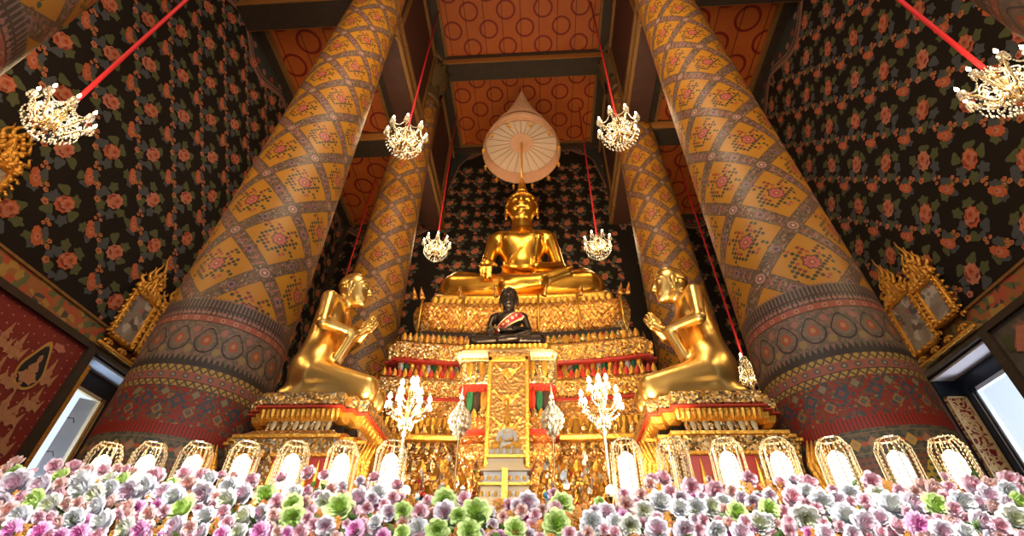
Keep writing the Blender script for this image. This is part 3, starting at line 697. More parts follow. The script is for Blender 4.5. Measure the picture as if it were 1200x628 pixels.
def seated(head_z=2.85, th=0.0, hs=1.0, q=.74, lr=1.25, pec=1.0, belly=0., hx=1.0, nk=0.):
    """cross-legged figure, right hand over the right shin, left hand in the lap; knees at x = +-1.5"""
    Z = lambda z: z - th * min(1, max(0, (z - .6) / 1.4))
    C = lambda a, b, r0, r1, k=.06: ('c', a, b, r0, r1, k)
    B = []
    for s in (-1, 1): B.append(C((s * .40, .22, .42 * lr), (s * 1.20, -.16, .43 * lr), .32 * lr, .23 * lr, .08))
    B.append(C((1.24, -.34, .27 * lr), (-.25, -.70, .20), .235 * lr, .15, .025)); B.append(C((-1.24, -.34, .27 * lr), (.35, -.74, .24), .235 * lr, .16, .025))
    B.append(C((.40, -.74, .30), (.86, -.70, .50), .13, .10, .05))                            # right foot, sole up on the left thigh
    for i in range(5): B.append(C((.84 + .02 * i, -.74 + .035 * i, .54), (.97 - .015 * i, -.745 + .035 * i, .58), .032, .028, .015))
    B += [('e', (0, .18, .5), (.66, .44, .46), .15), ('e', (0, .12 - belly, Z(1.05)), (.40 * q / .74, .32, .55), .15), ('e', (0, .08, Z(1.62)), (.65 * q, .38, .5), .15)]
    B.append(C((-.62 * q, .12, Z(1.95)), (.62 * q, .12, Z(1.95)), .19, .19, .12))
    B += [('e', (s * .28 * q, -.2 + .1 * (1 - pec), Z(1.7)), (.26 * q, .12, .17), .1) for s in (-1, 1)]
    B += [C((-.76 * q, .12, Z(1.92)), (-.95 * q, .0, Z(1.2)), .165, .13, .06), C((-.95 * q, .0, Z(1.2)), (-.63, -.66, .78), .13, .095, .05)]
    B += [C((.76 * q, .12, Z(1.92)), (1.0 * q, .08, Z(1.15)), .165, .13, .06), C((1.0 * q, .08, Z(1.15)), (.3, -.52, .80), .13, .095, .04)]
    B.append(('e', (-.63, -.80, .66), (.12, .10, .15), .04))                                  # right hand, fingers down over the shin
    for i, L in enumerate((.24, .3, .32, .28)): x = -.74 + .065 * i; B += [C((x, -.84, .62), (x + .01, -.90, .5), .036, .033, .015), C((x + .01, -.90, .5), (x + .02, -.88, .5 - L * .8), .033, .025, .015)]
    B.append(C((-.53, -.82, .68), (-.43, -.90, .54), .038, .028, .02))
    B.append(('e', (.1, -.58, .70), (.2, .14, .07), .04))                                     # left hand in the lap, palm up
    for i, L in enumerate((.24, .3, .31, .26)): y = -.46 - .06 * i; B += [C((-.04, y, .71), (-.18, y - .01, .72), .036, .033, .015), C((-.18, y - .01, .72), (-.18 - L * .6, y, .76), .033, .025, .015)]
    B.append(C((.12, -.46, .73), (-.06, -.42, .81), .038, .028, .02))
    B.append(C((0, .1, Z(2.0)), (0, .06, Z(2.5) + nk), .25 * hs * hx, .22 * hs * hx, .1))
    hz = Z(head_z) + nk; H = lambda x, y, z: (x * hs * hx, .02 + y * hs, hz + z * hs)
    B += [('e', H(0, 0, .04), (.35 * hs * hx, .39 * hs, .46 * hs), .05), ('e', H(0, -.07, -.22), (.26 * hs * hx, .29 * hs, .28 * hs), .08)]
    B += [C(H(0, -.37, .14), H(0, -.46, -.08), .03 * hs, .055 * hs, .03), C(H(-.045, -.42, -.09), H(.045, -.42, -.09), .035 * hs, .035 * hs, .02)]
    for s in (-1, 1):
        B += [C(H(s * .04, -.385, .15), H(s * .24, -.3, .14), .026 * hs, .018 * hs, .03), ('e', H(s * .14, -.33, .03), (.085 * hs, .06 * hs, .045 * hs), .02), C(H(s * .07, -.375, .015), H(s * .22, -.31, .02), .012 * hs, .01 * hs, .01)]
        B += [('e', H(s * .36, .03, -.02), (.045 * hs, .1 * hs, .2 * hs), .03), C(H(s * .37, .0, -.15), H(s * .36, -.02, -.40), .045 * hs, .035 * hs, .03)]
        B.append(C(H(s * .02, -.385, -.2), H(s * .12, -.35, -.18), .026 * hs, .012 * hs, .015))
    B += [C(H(-.08, -.36, -.235), H(.08, -.36, -.235), .024 * hs, .024 * hs, .015), ('e', H(0, -.3, -.36), (.1 * hs, .09 * hs, .08 * hs), .06)]
    hair = [('e', H(0, .03, .14), (.385 * hs * hx, .42 * hs, .43 * hs), .03), ('-e', H(0, -.52, -.06), (.42 * hs * hx, .42 * hs, .40 * hs), 0), ('e', H(0, .06, .55), (.22 * hs, .22 * hs, .2 * hs), .12), ('p', H(0, 0, -.02), (0, -.35, -1.0), 0)]
    return B, hair, H
def drape(name, fl, path, wd, mat, parent, edge=None, off=.02, edgew=.22, dots=None):
    """a band of cloth laid over the front of a body: path of (x, z) points, width wd; edges in another colour"""
    n = len(path); m = 9; g_ = []
    for i, (x, z) in enumerate(path):
        a = path[max(0, i - 1)]; b = path[min(n - 1, i + 1)]; L = math.hypot(b[0] - a[0], b[1] - a[1]); nx, nz = -(b[1] - a[1]) / L, (b[0] - a[0]) / L
        g_.append([])
        for j in range(m):
            o = (j / (m - 1) - .5) * wd; p, q = x + nx * o, z + nz * o; y = front(fl, p, q)
            g_[-1].append([p, y, q])
    last = None
    for r in g_:
        ys = [p[1] for p in r if p[1] is not None]
        for p in r:
            if p[1] is None: p[1] = (max(ys) if ys else 0)
    for _ in range(3):
        for i in range(1, n - 1):
            for j in range(m): g_[i][j][1] = min(g_[i][j][1], .5 * g_[i][j][1] + .25 * (g_[i - 1][j][1] + g_[i + 1][j][1]))
    mb = MB(); vs = [(p[0], p[1] - off, p[2]) for r in g_ for p in r] + [(p[0], p[1] + off * .5, p[2]) for r in g_ for p in r]; K = n * m
    for i in range(n - 1):
        for j in range(m - 1):
            e = j in (0, m - 2) and edge is not None
            mb.add([vs[i * m + j], vs[i * m + j + 1], vs[i * m + m + j + 1], vs[i * m + m + j]], [(0, 1, 2, 3)], edge if e else mat)
            a = i * m + j + K; mb.add([vs[a], vs[a + m], vs[a + m + 1], vs[a + 1]], [(0, 1, 2, 3)], mat)
    for j in (0, m - 1):
        for i in range(n - 1): a, b = i * m + j, (i + 1) * m + j; mb.add([vs[a], vs[b], vs[b + K], vs[a + K]], [(0, 1, 2, 3)], edge or mat)
    o = mb.build(name, None, parent, False)
    if dots:
        for q in range(1, dots + 1):
            k = MB()
            i = int(q * (n - 1) / (dots + 1)); p = g_[i][m // 2]; k.ball((p[0], p[1] - off * 1.2, p[2]), wd * .13, 10, CREAM, (1, .4, 1))
            for a in range(6): k.ball((p[0] + wd * .17 * math.cos(a * PI / 3), p[1] - off * 1.1, p[2] + wd * .17 * math.sin(a * PI / 3)), wd * .06, 6, LEAFGOLD, (1, .5, 1))
            k.build('sash_flower', None, o, True)
    return o
def flame(parent, x, y, z, h, mat, name='flame_finial'):
    mb = MB(); mb.lathe([(.17 * h, 0), (.2 * h, .08 * h), (.12 * h, .2 * h), (.15 * h, .32 * h), (.11 * h, .5 * h), (.05 * h, .75 * h), (.008 * h, h)], 16, mat)
    for i in range(6):
        a = i * PI / 3; mb.tube([(.16 * h * math.cos(a) * (1 - .5 * q / 5), .16 * h * math.sin(a) * (1 - .5 * q / 5), h * (.05 + .6 * q / 5)) for q in range(6)], [.04 * h * (1 - q / 5.5) for q in range(6)], 6, mat)
    return mb.build(name, None, parent, True, (x, y, z))

# the large seated gold statue
bd = tag(empty('seated_statue', (-.02, 7.62, 6.13)), 'large polished gold seated statue under the tiered umbrella, one hand over its shin', 'statue')
prims, hair, H = seated(2.80, -.20, .83, .78, 1.42, 1., 0., 1.2)
o, fl = body(prims, .026, 'statue_body', GOLD, bd)
CURL = material('gold_curls', (.8, .40, .05), .28, 1.); g = G(CURL); v, _ = g.obj(); vo = g.vor(v, 16.0); bump(CURL, E(g, vo.outputs[0]) * -1.0, .8, .05)
body(hair, .022, 'hair', CURL, bd)
flame(bd, 0, .08, H(0, 0, .70)[2], .72, GOLD)
drape('robe_flap', fl, [(.29 - .02 * i / 12, 2.2 - 1.1 * i / 16) for i in range(17)], .18, GOLD, bd, None, .022)
drape('robe_edge', fl, [(.46 - .88 * i / 20, 2.1 - .95 * (i / 20) ** .85) for i in range(21)], .06, GOLD, bd, None, .02)

# the small black statue with a red sash
SASH = material('red_sash', (.42, .012, .04), .45); bb = tag(empty('seated_statue', (-.085, 5.1, 3.91)), 'black seated statue wearing a red gold-edged sash, in front of the large gold one', 'statue')
bb.scale = (.305, .305, .305)
prims, hair, H = seated(2.62, .16, 1.04, .84, 1.25, .0, .14, 1.0, .20)
o, fl = body(prims, .03, 'statue_body', BRONZE, bb)
body([('e', H(0, .03, .12), (.38, .42, .46), .03), ('-e', H(0, -.52, -.08), (.44, .44, .42), 0), ('p', H(0, 0, -.02), (0, -.35, -1.0), 0)], .026, 'hair', BRONZE, bb)
drape('sash', fl, [(.50 - 1.04 * i / 26, 1.80 - 1.0 * (i / 26) ** .9) for i in range(27)], .42, SASH, bb, CREAM, .035, dots=5)

# the little white robed statue with a gold head
ws = tag(empty('seated_statue', (.055, 3.33, 2.125)), 'tiny white-robed statue with a gold crowned head on the white stand', 'statue')
ws.scale = (.068, .068, .095)
prims, hair, H = seated(2.85, .45, .95)
o, fl = body(prims, .05, 'statue_body', LEAFGOLD, ws)
rb = [('e', (0, .1, .42), (.95, .62, .36), .2), ('e', (0, .12, 1.05), (.62, .44, .6), .25), ('e', (0, .1, 1.35), (.78, .42, .45), .15), ('c', (-.8, .1, 1.35), (-.92, -.1, .8), .24, .22, .1), ('c', (.8, .1, 1.35), (.92, -.1, .8), .24, .22, .1), ('c', (-1.25, -.25, .3), (1.25, -.25, .3), .3, .3, .15), ('c', (-.5, -.6, .3), (.5, -.6, .3), .24, .24, .1)]
body(rb, .05, 'white_robe', WHITE, ws)
flame(ws, 0, .05, H(0, 0, .42)[2], 1.25, LEAFGOLD, 'gold_crown')

# the two kneeling gold figures
def kneeling(x, y, z, mirror, label):
    t = tag(empty('kneeling_statue', (x, y, z)), label, 'statue', 'kneeling gold figures either side of the altar')
    s = -1 if mirror else 1
    C = lambda a, b, r0, r1, k=.04: ('c', (s * a[0], a[1], a[2]), (s * b[0], b[1], b[2]), r0, r1, k)
    Ee = lambda c, r, k, rot=None: ('e', (s * c[0], c[1], c[2]), r) + ((rot,) if rot else ()) + (k,)
    B = [Ee((.2, 0, .30), (.215, .25, .30), .06), C((.28, -.12, .28), (.80, -.13, .16), .155, .10, .05), C((.28, .12, .28), (.80, .13, .16), .155, .10, .05),
         C((.05, -.12, .08), (.80, -.13, .08), .085, .085, .06), C((.05, .12, .08), (.80, .13, .08), .085, .085, .06),
         Ee((.03, -.1, .06), (.09, .07, .06), .04), Ee((.03, .1, .06), (.09, .07, .06), .04)]
    B += [C((.19, 0, .42), (.20, 0, .75), .205, .175, .12), Ee((.215, 0, .96), (.165, .215, .26), .08), C((.21, -.16, 1.13), (.21, .16, 1.13), .095, .095, .07)]
    B += [C((.23, -.225, 1.11), (.27, -.28, .77), .075, .06, .035), C((.27, -.28, .77), (.53, -.08, .76), .06, .04, .025)]
    B += [C((.23, .225, 1.11), (.27, .28, .77), .075, .06, .035), C((.27, .28, .77), (.53, .08, .76), .06, .04, .025)]
    for q in (-1, 1):                                               # palms together, fingers pointing up and forward
        B.append(C((.53, q * .05, .76), (.62, q * .022, .86), .038, .034, .02))
        for i, L in enumerate((.10, .125, .13, .105)):
            bx_, bz = .635 - .026 * i + .012, .845 + .020 * i
            B += [C((bx_, q * .022, bz), (bx_ + .035, q * .016, bz + L * .55), .0155, .0145, .008), C((bx_ + .035, q * .016, bz + L * .55), (bx_ + .06, q * .012, bz + L), .0145, .010, .006)]
        B.append(C((.55, q * .03, .83), (.57, q * .012, .93), .016, .011, .012))
    B += [C((.50, -.09, .72), (.40, -.10, .40), .05, .035, .04), C((.50, -.05, .72), (.43, -.06, .38), .035, .02, .03)]                       # robe end hanging from the near forearm
    B += [C((.25, 0, 1.14), (.33, 0, 1.26), .085, .08, .05)]
    hc = (.37, 0, 1.36); Hh = lambda a, b, c: (hc[0] + a, hc[1] + b, hc[2] + c)
    B += [Ee(Hh(-.01, 0, .02), (.16, .14, .175), .03), Ee(Hh(.05, 0, -.10), (.105, .1, .12), .05)]
    B += [C(Hh(.145, 0, .03), Hh(.178, 0, -.055), .012, .022, .015), C(Hh(.145, -.02, -.10), Hh(.145, .02, -.10), .017, .017, .01), C(Hh(.14, -.025, -.135), Hh(.14, .025, -.135), .015, .015, .01), Ee(Hh(.115, 0, -.185), (.045, .045, .035), .03)]
    for q in (-1, 1):
        B += [C(Hh(.15, q * .02, .045), Hh(.11, q * .095, .04), .013, .009, .015), Ee(Hh(.125, q * .055, -.005), (.025, .035, .02), .01), Ee(Hh(-.01, q * .145, -.03), (.04, .02, .07), .012), C(Hh(-.005, q * .14, -.08), Hh(.005, q * .128, -.15), .017, .013, .012)]
    o, fl_ = body(B, .0125, 'statue_body', SATIN, t)
    cap = [Ee(Hh(-.018, 0, .035), (.172, .15, .182), .02), ('-e', (s * Hh(.2, 0, -.08)[0], 0, Hh(0, 0, -.08)[2]), (.17, .3, .18), 0), ('p', (s * hc[0], 0, hc[2] - .03), (s * -.2, 0, -1), 0)]
    body(cap, .012, 'hair', SATIN, t)
    return t
kneeling(-2.07, 4.08, 2.772, False, 'gold figure kneeling in profile on the left pedestal, facing right with palms together')
kneeling(2.06, 4.08, 2.742, True, 'gold figure kneeling in profile on the right pedestal, facing left with palms together')

# ------------------------------------------------------------------ altar in sagging tiers
def outline(w, yf, yb, notch=.0, n=20, xc=0.):
    pts = []
    fr = [(-w + notch + (2 * (w - notch)) * i / n, yf) for i in range(n + 1)]
    if notch: pts += [(-w, yf + notch), (-w + notch * .5, yf + notch), (-w + notch * .5, yf + notch * .5), (-w + notch, yf + notch * .5)]
    pts += fr
    if notch: pts += [(w - notch, yf + notch * .5), (w - notch * .5, yf + notch * .5), (w - notch * .5, yf + notch), (w, yf + notch)]
    pts += [(w, yb), (-w, yb)]
    return [(x + xc, y) for x, y in pts]
def tier(mb, w, yf, yb, prof, sag=0., mat=None, notch=0., xc=0.):
    """prof: (outward offset, z) from the bottom up"""
    rings = []
    for e, z in prof: rings.append([(x, y, z + sag * ((x - xc) / w) ** 2) for x, y in outline(w + e, yf - e, yb, notch, 20, xc)])
    mb.loft(rings, mat)
def petals(mb, w, yf, z, ph, pw, mats, up=True, sag=0., out=.0, xc=0., side=.5, lean=.25, notch=0.):
    """a row of pointed petals along the front and part of the two sides"""
    def one(x, y, ax, m):                                            # ax: unit direction along the row
        nx, ny = ax[1], -ax[0]
        zz = z + sag * ((x - xc) / w) ** 2; sg = 1 if up else -1; rows = []
        for j, (q, wd) in enumerate(((0, .8), (.3, 1.0), (.6, .8), (.85, .38), (1, .03))):
            o = out + lean * ph * q * q; b = pw * .5 * wd
            rows.append([(x - ax[0] * b + nx * o, y - ax[1] * b + ny * o, zz + sg * ph * q), (x + nx * (o + pw * .22 * wd), y + ny * (o + pw * .22 * wd), zz + sg * ph * q), (x + ax[0] * b + nx * o, y + ax[1] * b + ny * o, zz + sg * ph * q)])
        mb.loft(rows, m, cap=False, closed=False)
    n = max(1, int(2 * (w - notch) / pw))
    for i in range(n): one(xc - (w - notch) + (i + .5) * 2 * (w - notch) / n, yf, (1, 0), mats[i % len(mats)])
    k = int(side / pw)
    for i in range(k):
        one(xc + w, yf + notch + (i + .5) * pw, (0, 1), mats[i % len(mats)]); one(xc - w, yf + notch + (i + .5) * pw, (0, -1), mats[i % len(mats)])
AL = tag(empty('altar', (0, 0, 0)), 'tall tiered gold mosaic altar that carries the large seated statue', 'altar')
YBK = 8.3
m = MB(); tier(m, 1.56, 6.88, YBK, [(0, 5.75), (.03, 5.95), (.06, 6.0), (.04, 6.07), (.0, 6.12)], .03, LEAFGOLD, .05); petals(m, 1.6, 6.84, 6.0, .19, .11, [LEAFGOLD], False, .05, .01, 0, .4); m.build('gold_cushion', None, AL, True)
m = MB(); tier(m, 1.74, 6.58, YBK, [(-.12, 5.02), (-.02, 5.1), (.06, 5.3), (.09, 5.48), (.06, 5.66), (-.04, 5.7)], .07, WOVEN, .16)
BK = m.build('lotus_basket', None, AL, True)
for s in (-1, 1):
    for x in (1.79, 1.66, 1.0, .4): m = MB(); m.tube([(s * x, 6.48, 5.7 + .07), (s * (x + .02), 6.46, 5.86), (s * (x + .05), 6.45, 6.0)], [.05, .035, .005], 6, WOVEN); m.build('corner_tip', None, BK, True)
    for x in (1.66, .95, .3): m = MB(); m.tube([(s * x, 6.50, 5.1), (s * x, 6.47, 5.4), (s * x, 6.49, 5.8)], .022, 6, LEAFGOLD); m.build('gold_rib', None, BK, True)
m = MB(); petals(m, 1.68, 6.52, 5.06, .14, .085, [LEAFGOLD, RED], False, .08, .0, 0, .5, .1, .1); petals(m, 1.66, 6.46, 4.95, .16, .11, [GREEN, LEAFGOLD, RED, GREEN], False, .1, .0, 0, .5, -.1); tier(m, 1.6, 6.5, YBK, [(0, 4.7), (0, 5.06)], .08, DARK)
m.build('hanging_fringe', None, AL)
m = MB(); tier(m, 1.88, 6.06, YBK, [(.0, 4.25), (.05, 4.3), (.06, 4.52), (.0, 4.58), (-.08, 4.6)], .13, MOSAIC, .14); UT = m.build('upper_tier', None, AL)
m = MB(); petals(m, 1.86, 6.05, 4.58, .16, .085, [GILT, MOSAIC], True, .13, .0, 0, .6, -.1, .1); m.build('flame_cresting', None, UT)
m = MB(); tier(m, 1.9, 6.03, YBK, [(.02, 4.2), (.06, 4.215), (.06, 4.25), (.02, 4.262)], .13, RED, .14); m.build('red_moulding', None, UT)
m = MB(); tier(m, 1.8, 6.1, YBK, [(0, 3.8), (0, 4.22)], .12, DARK, .1); petals(m, 1.82, 6.02, 4.2, .19, .08, [WHITEGLASS, GREEN, LEAFGOLD, RED, LEAFGOLD], False, .13, .0, 0, .6, -.1, .1); petals(m, 1.82, 5.97, 3.86, .17, .08, [GILT, LEAFGOLD, RED], True, .12, .0, 0, .6, .1, .1)
m.build('glass_petal_row', None, AL)
m = MB(); tier(m, 1.9, 5.68, YBK, [(0, 3.54), (.05, 3.58), (.05, 3.78), (0, 3.84), (-.05, 3.86)], .1, MOSAIC, .14); MT = m.build('middle_tier', None, AL)
m = MB(); tier(m, 1.9, 5.66, YBK, [(.03, 3.49), (.06, 3.5), (.06, 3.53), (.03, 3.545)], .1, RED, .14); m.build('red_moulding', None, MT)
m = MB(); petals(m, 1.9, 5.64, 3.83, .12, .07, [GILT, RED], True, .1, .0, 0, .6, .1, .1); m.build('flame_cresting', None, MT)
m = MB(); tier(m, 1.86, 5.6, YBK, [(0, 3.24), (.02, 3.26), (.02, 3.47), (0, 3.49)], .09, MOSAIC_DARK, .14); tier(m, 1.86, 5.56, YBK, [(.03, 3.2), (.05, 3.21), (.05, 3.235), (.03, 3.25)], .08, RED, .14); m.build('dark_mosaic_band', None, AL)
m = MB(); tier(m, 1.8, 5.46, YBK, [(0, 2.86), (0, 3.22)], .08, GILT, .1); petals(m, 1.82, 5.42, 3.2, .14, .07, [LEAFGOLD, GILT], False, .08, .0, 0, .6, .2, .1); petals(m, 1.84, 5.36, 2.92, .19, .09, [LEAFGOLD, MOSAIC], True, .07, .0, 0, .6, .25, .1); m.build('gold_petal_row', None, AL)
m = MB(); tier(m, 1.95, 5.16, YBK, [(0, 2.84), (.05, 2.85), (.06, 2.89), (.0, 2.92)], .06, LEAFGOLD, .12); m.build('gold_rail', None, AL)
m = MB(); tier(m, 1.9, 5.2, YBK, [(.02, 2.5), (0, 2.52), (0, 2.82), (.03, 2.85)], .05, MOSAIC_DARK, .1); petals(m, 1.92, 5.1, 2.5, .14, .1, [MOSAIC_PALE, GILT], True, .03, .0, 0, .6, .2); petals(m, 1.92, 5.16, 2.83, .12, .1, [MOSAIC_PALE], False, .05, .0, 0, .6, .1); m.build('lower_tier', None, AL)
m = MB(); tier(m, 1.95, 5.02, YBK, [(.1, 0), (.1, .3), (.02, .5), (.02, 2.3), (.06, 2.36), (.06, 2.46), (0, 2.5)], 0, MOSAIC, .1)
for zz in (.7, 1.1, 1.5, 1.9): tier(m, 1.97, 5.0, 5.2, [(.02, zz), (.05, zz + .02), (.05, zz + .08), (.02, zz + .1)], 0, GILT, .1)
petals(m, 1.97, 4.97, 2.1, .22, .14, [GILT, MOSAIC_PALE], True, 0, .0, 0, .5, .2); m.build('altar_base', None, AL)

# the pillar pedestal of the black statue
XP = -.06
PP = tag(empty('pillar_pedestal', (0, 0, 0)), 'carved gold pillar pedestal with crystal petal wings under the black statue', 'pedestal')
m = MB(); tier(m, .49, 4.86, 5.55, [(0, 3.79), (.02, 3.81), (.02, 3.87), (-.02, 3.90)], 0, LEAFGOLD, .03, XP - .025); petals(m, .49, 4.85, 3.87, .07, .06, [LEAFGOLD], False, 0, .02, XP - .025, .3); m.build('gold_cushion', None, PP, True)
m = MB(); tier(m, .56, 4.82, 5.6, [(-.03, 3.68), (0, 3.69), (.02, 3.74), (.0, 3.79)], 0, CREAM, .05, XP - .02); m.build('cream_slab', None, PP)
m = MB(); tier(m, .50, 4.92, 5.7, [(0, 3.37), (.03, 3.42), (.05, 3.58), (.02, 3.68)], 0, MOSAIC_PALE, .06, XP - .01); petals(m, .53, 4.85, 3.65, .2, .07, [MOSAIC_PALE, LEAFGOLD], False, 0, .0, XP - .01, .5, -.15); petals(m, .53, 4.86, 3.67, .06, .05, [LEAFGOLD], True, 0, .03, XP - .01, .5, .2); m.build('petal_wing', None, PP)
m = MB(); tier(m, .49, 4.92, 5.7, [(.03, 3.34), (.05, 3.35), (.05, 3.385), (.03, 3.4)], 0, RED, .05, XP - .01); petals(m, .51, 4.87, 3.35, .045, .045, [RED], False, 0, 0, XP - .01, .4); m.build('red_fringe', None, PP)
m = MB(); tier(m, .45, 4.98, 5.7, [(0, 3.02), (0, 3.35)], 0, DARK, .04, XP); petals(m, .46, 4.94, 3.33, .26, .075, [GREEN, DARK, GILT, GREEN, RED], False, 0, 0, XP, .4, -.05); petals(m, .47, 4.92, 3.02, .1, .07, [MOSAIC_PALE, GILT], True, 0, 0, XP, .4); m.build('glass_petal_panel', None, PP)
m = MB(); tier(m, .5, 4.94, 5.7, [(0, 0), (0, 2.6), (.04, 2.66), (.04, 2.74), (0, 2.78), (0, 3.0), (.04, 3.02)], 0, MOSAIC_DARK, .05, XP); tier(m, .5, 4.92, 5.7, [(.02, 2.84), (.05, 2.85), (.05, 2.88), (.02, 2.89)], 0, RED, .05, XP); m.build('wing_body', None, PP)
m = MB(); tier(m, .215, 4.68, 5.2, [(.03, 0), (.03, .3), (0, .35), (0, 3.60), (.02, 3.64), (.02, 3.68)], 0, CARVED, .0, XP + .02)
SH = m.build('carved_shaft', None, PP)
m = MB()
for s in (-1, 1): m.bev((XP + .02 + s * .2 - .02, 4.655, .3), (XP + .02 + s * .2 + .02, 4.69, 3.64), .006, GILT)
m.bev((XP - .2, 4.655, 3.56), (XP + .24, 4.69, 3.62), .006, GILT)
for zz in (3.45, 3.15, 2.85):                                    # pointed ornaments on the shaft
    m.loft([[(XP + .02 - .1, 4.67, zz), (XP + .02, 4.65, zz + .02), (XP + .02 + .1, 4.67, zz)], [(XP + .02 - .01, 4.67, zz - .1), (XP + .02, 4.65, zz - .1), (XP + .02 + .01, 4.67, zz - .1)]], WOVEN, cap=False, closed=False)
    for s in (-1, 1): m.tube([(XP + .02 + s * .15 * q / 6, 4.67, zz - .02 + .1 * (q / 6) ** 2) for q in range(7)], .012, 6, WOVEN)
m.build('gilt_moulding', None, SH)

# the two low pedestals of the kneeling figures
def pedestal(s, label):
    xc = s * 1.70; t = tag(empty('statue_pedestal', (0, 0, 0)), label, 'pedestal', 'gold mosaic pedestals of the kneeling figures')
    w = .50; yf = 3.70; yb = 4.75; N = .16
    T = 2.765 if s < 0 else 2.735; D = T - 2.77
    m = MB(); tier(m, w, yf, yb, [(0, 2.645 + D), (.02, 2.66 + D), (.02, 2.75 + D), (0, 2.77 + D)], 0, MOSAIC_PALE, N, xc); m.build('top_band', None, t)
    m = MB(); tier(m, w, yf, yb, [(.015, 2.622 + D), (.03, 2.626 + D), (.03, 2.64 + D), (.015, 2.646 + D)], 0, RED, N, xc); m.build('red_moulding', None, t)
    m = MB(); tier(m, w - .03, yf + .03, yb, [(-.02, 2.53 + D), (.02, 2.57 + D), (.03, 2.62 + D)], 0, LEAFGOLD, N, xc); petals(m, w, yf + .0, 2.62 + D, .09, .04, [LEAFGOLD, GILT], False, 0, .0, xc, .6, -.35, N); m.build('gold_petal_band', None, t)
    m = MB(); tier(m, w - .08, yf + .08, yb, [(0, 2.44 + D), (0, 2.54 + D)], 0, DARK, N, xc); petals(m, w - .06, yf + .05, 2.535 + D, .105, .045, [MOSAIC_PALE, CREAM], False, 0, .0, xc, .6, .25, N); m.build('tooth_row', None, t)
    m = MB(); tier(m, w, yf, yb, [(.07, 2.37 + D), (.06, 2.385 + D), (-.02, 2.45 + D)], 0, MOSAIC_DARK, N, xc); m.build('sloping_ledge', None, t)
    m = MB(); tier(m, w, yf, yb, [(.07, 2.335), (.095, 2.345), (.095, 2.37), (.07, 2.378)], 0, LEAFGOLD, N, xc); m.build('gold_rail', None, t)
    m = MB(); tier(m, w, yf, yb, [(.08, 0), (.08, .4), (.05, .5), (.05, 2.2), (.08, 2.34)], 0, MOSAIC_PALE, N, xc); B = m.build('mosaic_body', None, t)
    m = MB()
    for dx in (-.26, .05, .32):                                      # red niches between gold posts
        x = xc + dx; m.box((x - .1, yf - .085, 1.6), (x + .1, yf - .05, 2.2), RED); m.bev((x - .13, yf - .1, 2.19), (x + .13, yf - .05, 2.225), .008, GILT)
        for q in (-.08, 0, .08): m.lathe([(.03, 1.6), (.035, 1.9), (.02, 2.05), (.002, 2.17)], 8, LEAFGOLD, Matrix.Translation((x + q, yf - .09, 0)))
    m.build('red_niche', None, B)
    for sx in (-1, 1):
        m = MB()
        for q in range(7): m.tube([(xc + sx * (w - .02 + .02 * q), yf - .06 + .02 * q, 1.5 + .06 * q), (xc + sx * (w + .05 + .03 * q), yf - .08, 1.9), (xc + sx * (w + .0 + .03 * q), yf - .07, 2.12 + .02 * (q % 3)), (xc + sx * (w + .05 + .03 * q), yf - .06, 2.3)], [.035, .035, .025, .004], 6, GILT)
        m.build('flame_corner', None, B, True)
pedestal(-1, 'gold mosaic pedestal under the left kneeling figure'); pedestal(1, 'gold mosaic pedestal under the right kneeling figure')
# ------------------------------------------------------------------ tiered ceremonial umbrella
SILK = mottle(material('peach_silk', (.6, .33, .2), .7), (.54, .28, .16), (.66, .38, .24), 8); SILKW = material('pale_silk_lining', (.62, .48, .36), .7); SILKB = material('silk_trim', (.36, .17, .07), .6)
for mm in (SILK, SILKW):
    bsdf(mm).inputs['Subsurface Weight'].default_value = .0
um = tag(empty('tiered_umbrella', (-.03, 7.6, 10.15)), 'tall peach silk tiered umbrella hung above the large seated statue', 'umbrella')
z0 = 1.0; Rb = 1.0
def pleat(n, r, z, amp): return [(r * (1 + amp * math.cos(24 * 2 * PI * i / n)) * math.cos(2 * PI * i / n), r * (1 + amp * math.cos(24 * 2 * PI * i / n)) * math.sin(2 * PI * i / n), z) for i in range(n)]
radii = [1.0, .76, .60, .47, .36, .27, .19, .125, .07]; zz = [1.0, 1.78, 2.12, 2.44, 2.74, 3.02, 3.28, 3.52, 3.74]
sk = MB(); sk.loft([pleat(96, .995, 1.0, .006), pleat(96, .985, 1.2, .008), pleat(96, .93, 1.42, .004), pleat(96, .89, 1.52, 0), pleat(96, .74, 1.78, 0)], SILK, cap=False)
sk.loft([pleat(96, .93, 1.4, 0), pleat(96, .968, 1.2, .006), pleat(96, .98, 1.0, .006)], SILK, cap=False)
sk.build('bottom_tier', None, um, True)
ln = MB(); n = 72
ln.loft([[(r * math.cos(2 * PI * i / n), r * math.sin(2 * PI * i / n), z + (.012 if i % 3 == 0 else 0)) for i in range(n)] for r, z in ((.925, 1.37), (.6, 1.42), (.3, 1.47))], SILKW, cap=False)
ln.lathe([(.31, 1.455), (.31, 1.46), (.02, 1.50)], 40, SILK); L = ln.build('lining', None, um, False)
rb_ = MB()
for i in range(24): a = 2 * PI * i / 24; rb_.tube([(.29 * math.cos(a), .29 * math.sin(a), 1.46), (.92 * math.cos(a), .92 * math.sin(a), 1.36)], .006, 5, SILKB)
rb_.build('rib', None, L)
tr = MB()
for z, r in ((1.02, .998), (1.10, .994)): tr.tube([(r * math.cos(2 * PI * i / 64), r * math.sin(2 * PI * i / 64), z) for i in range(65)], .012, 6, SILKB)
tr.build('trim_braid', None, um)
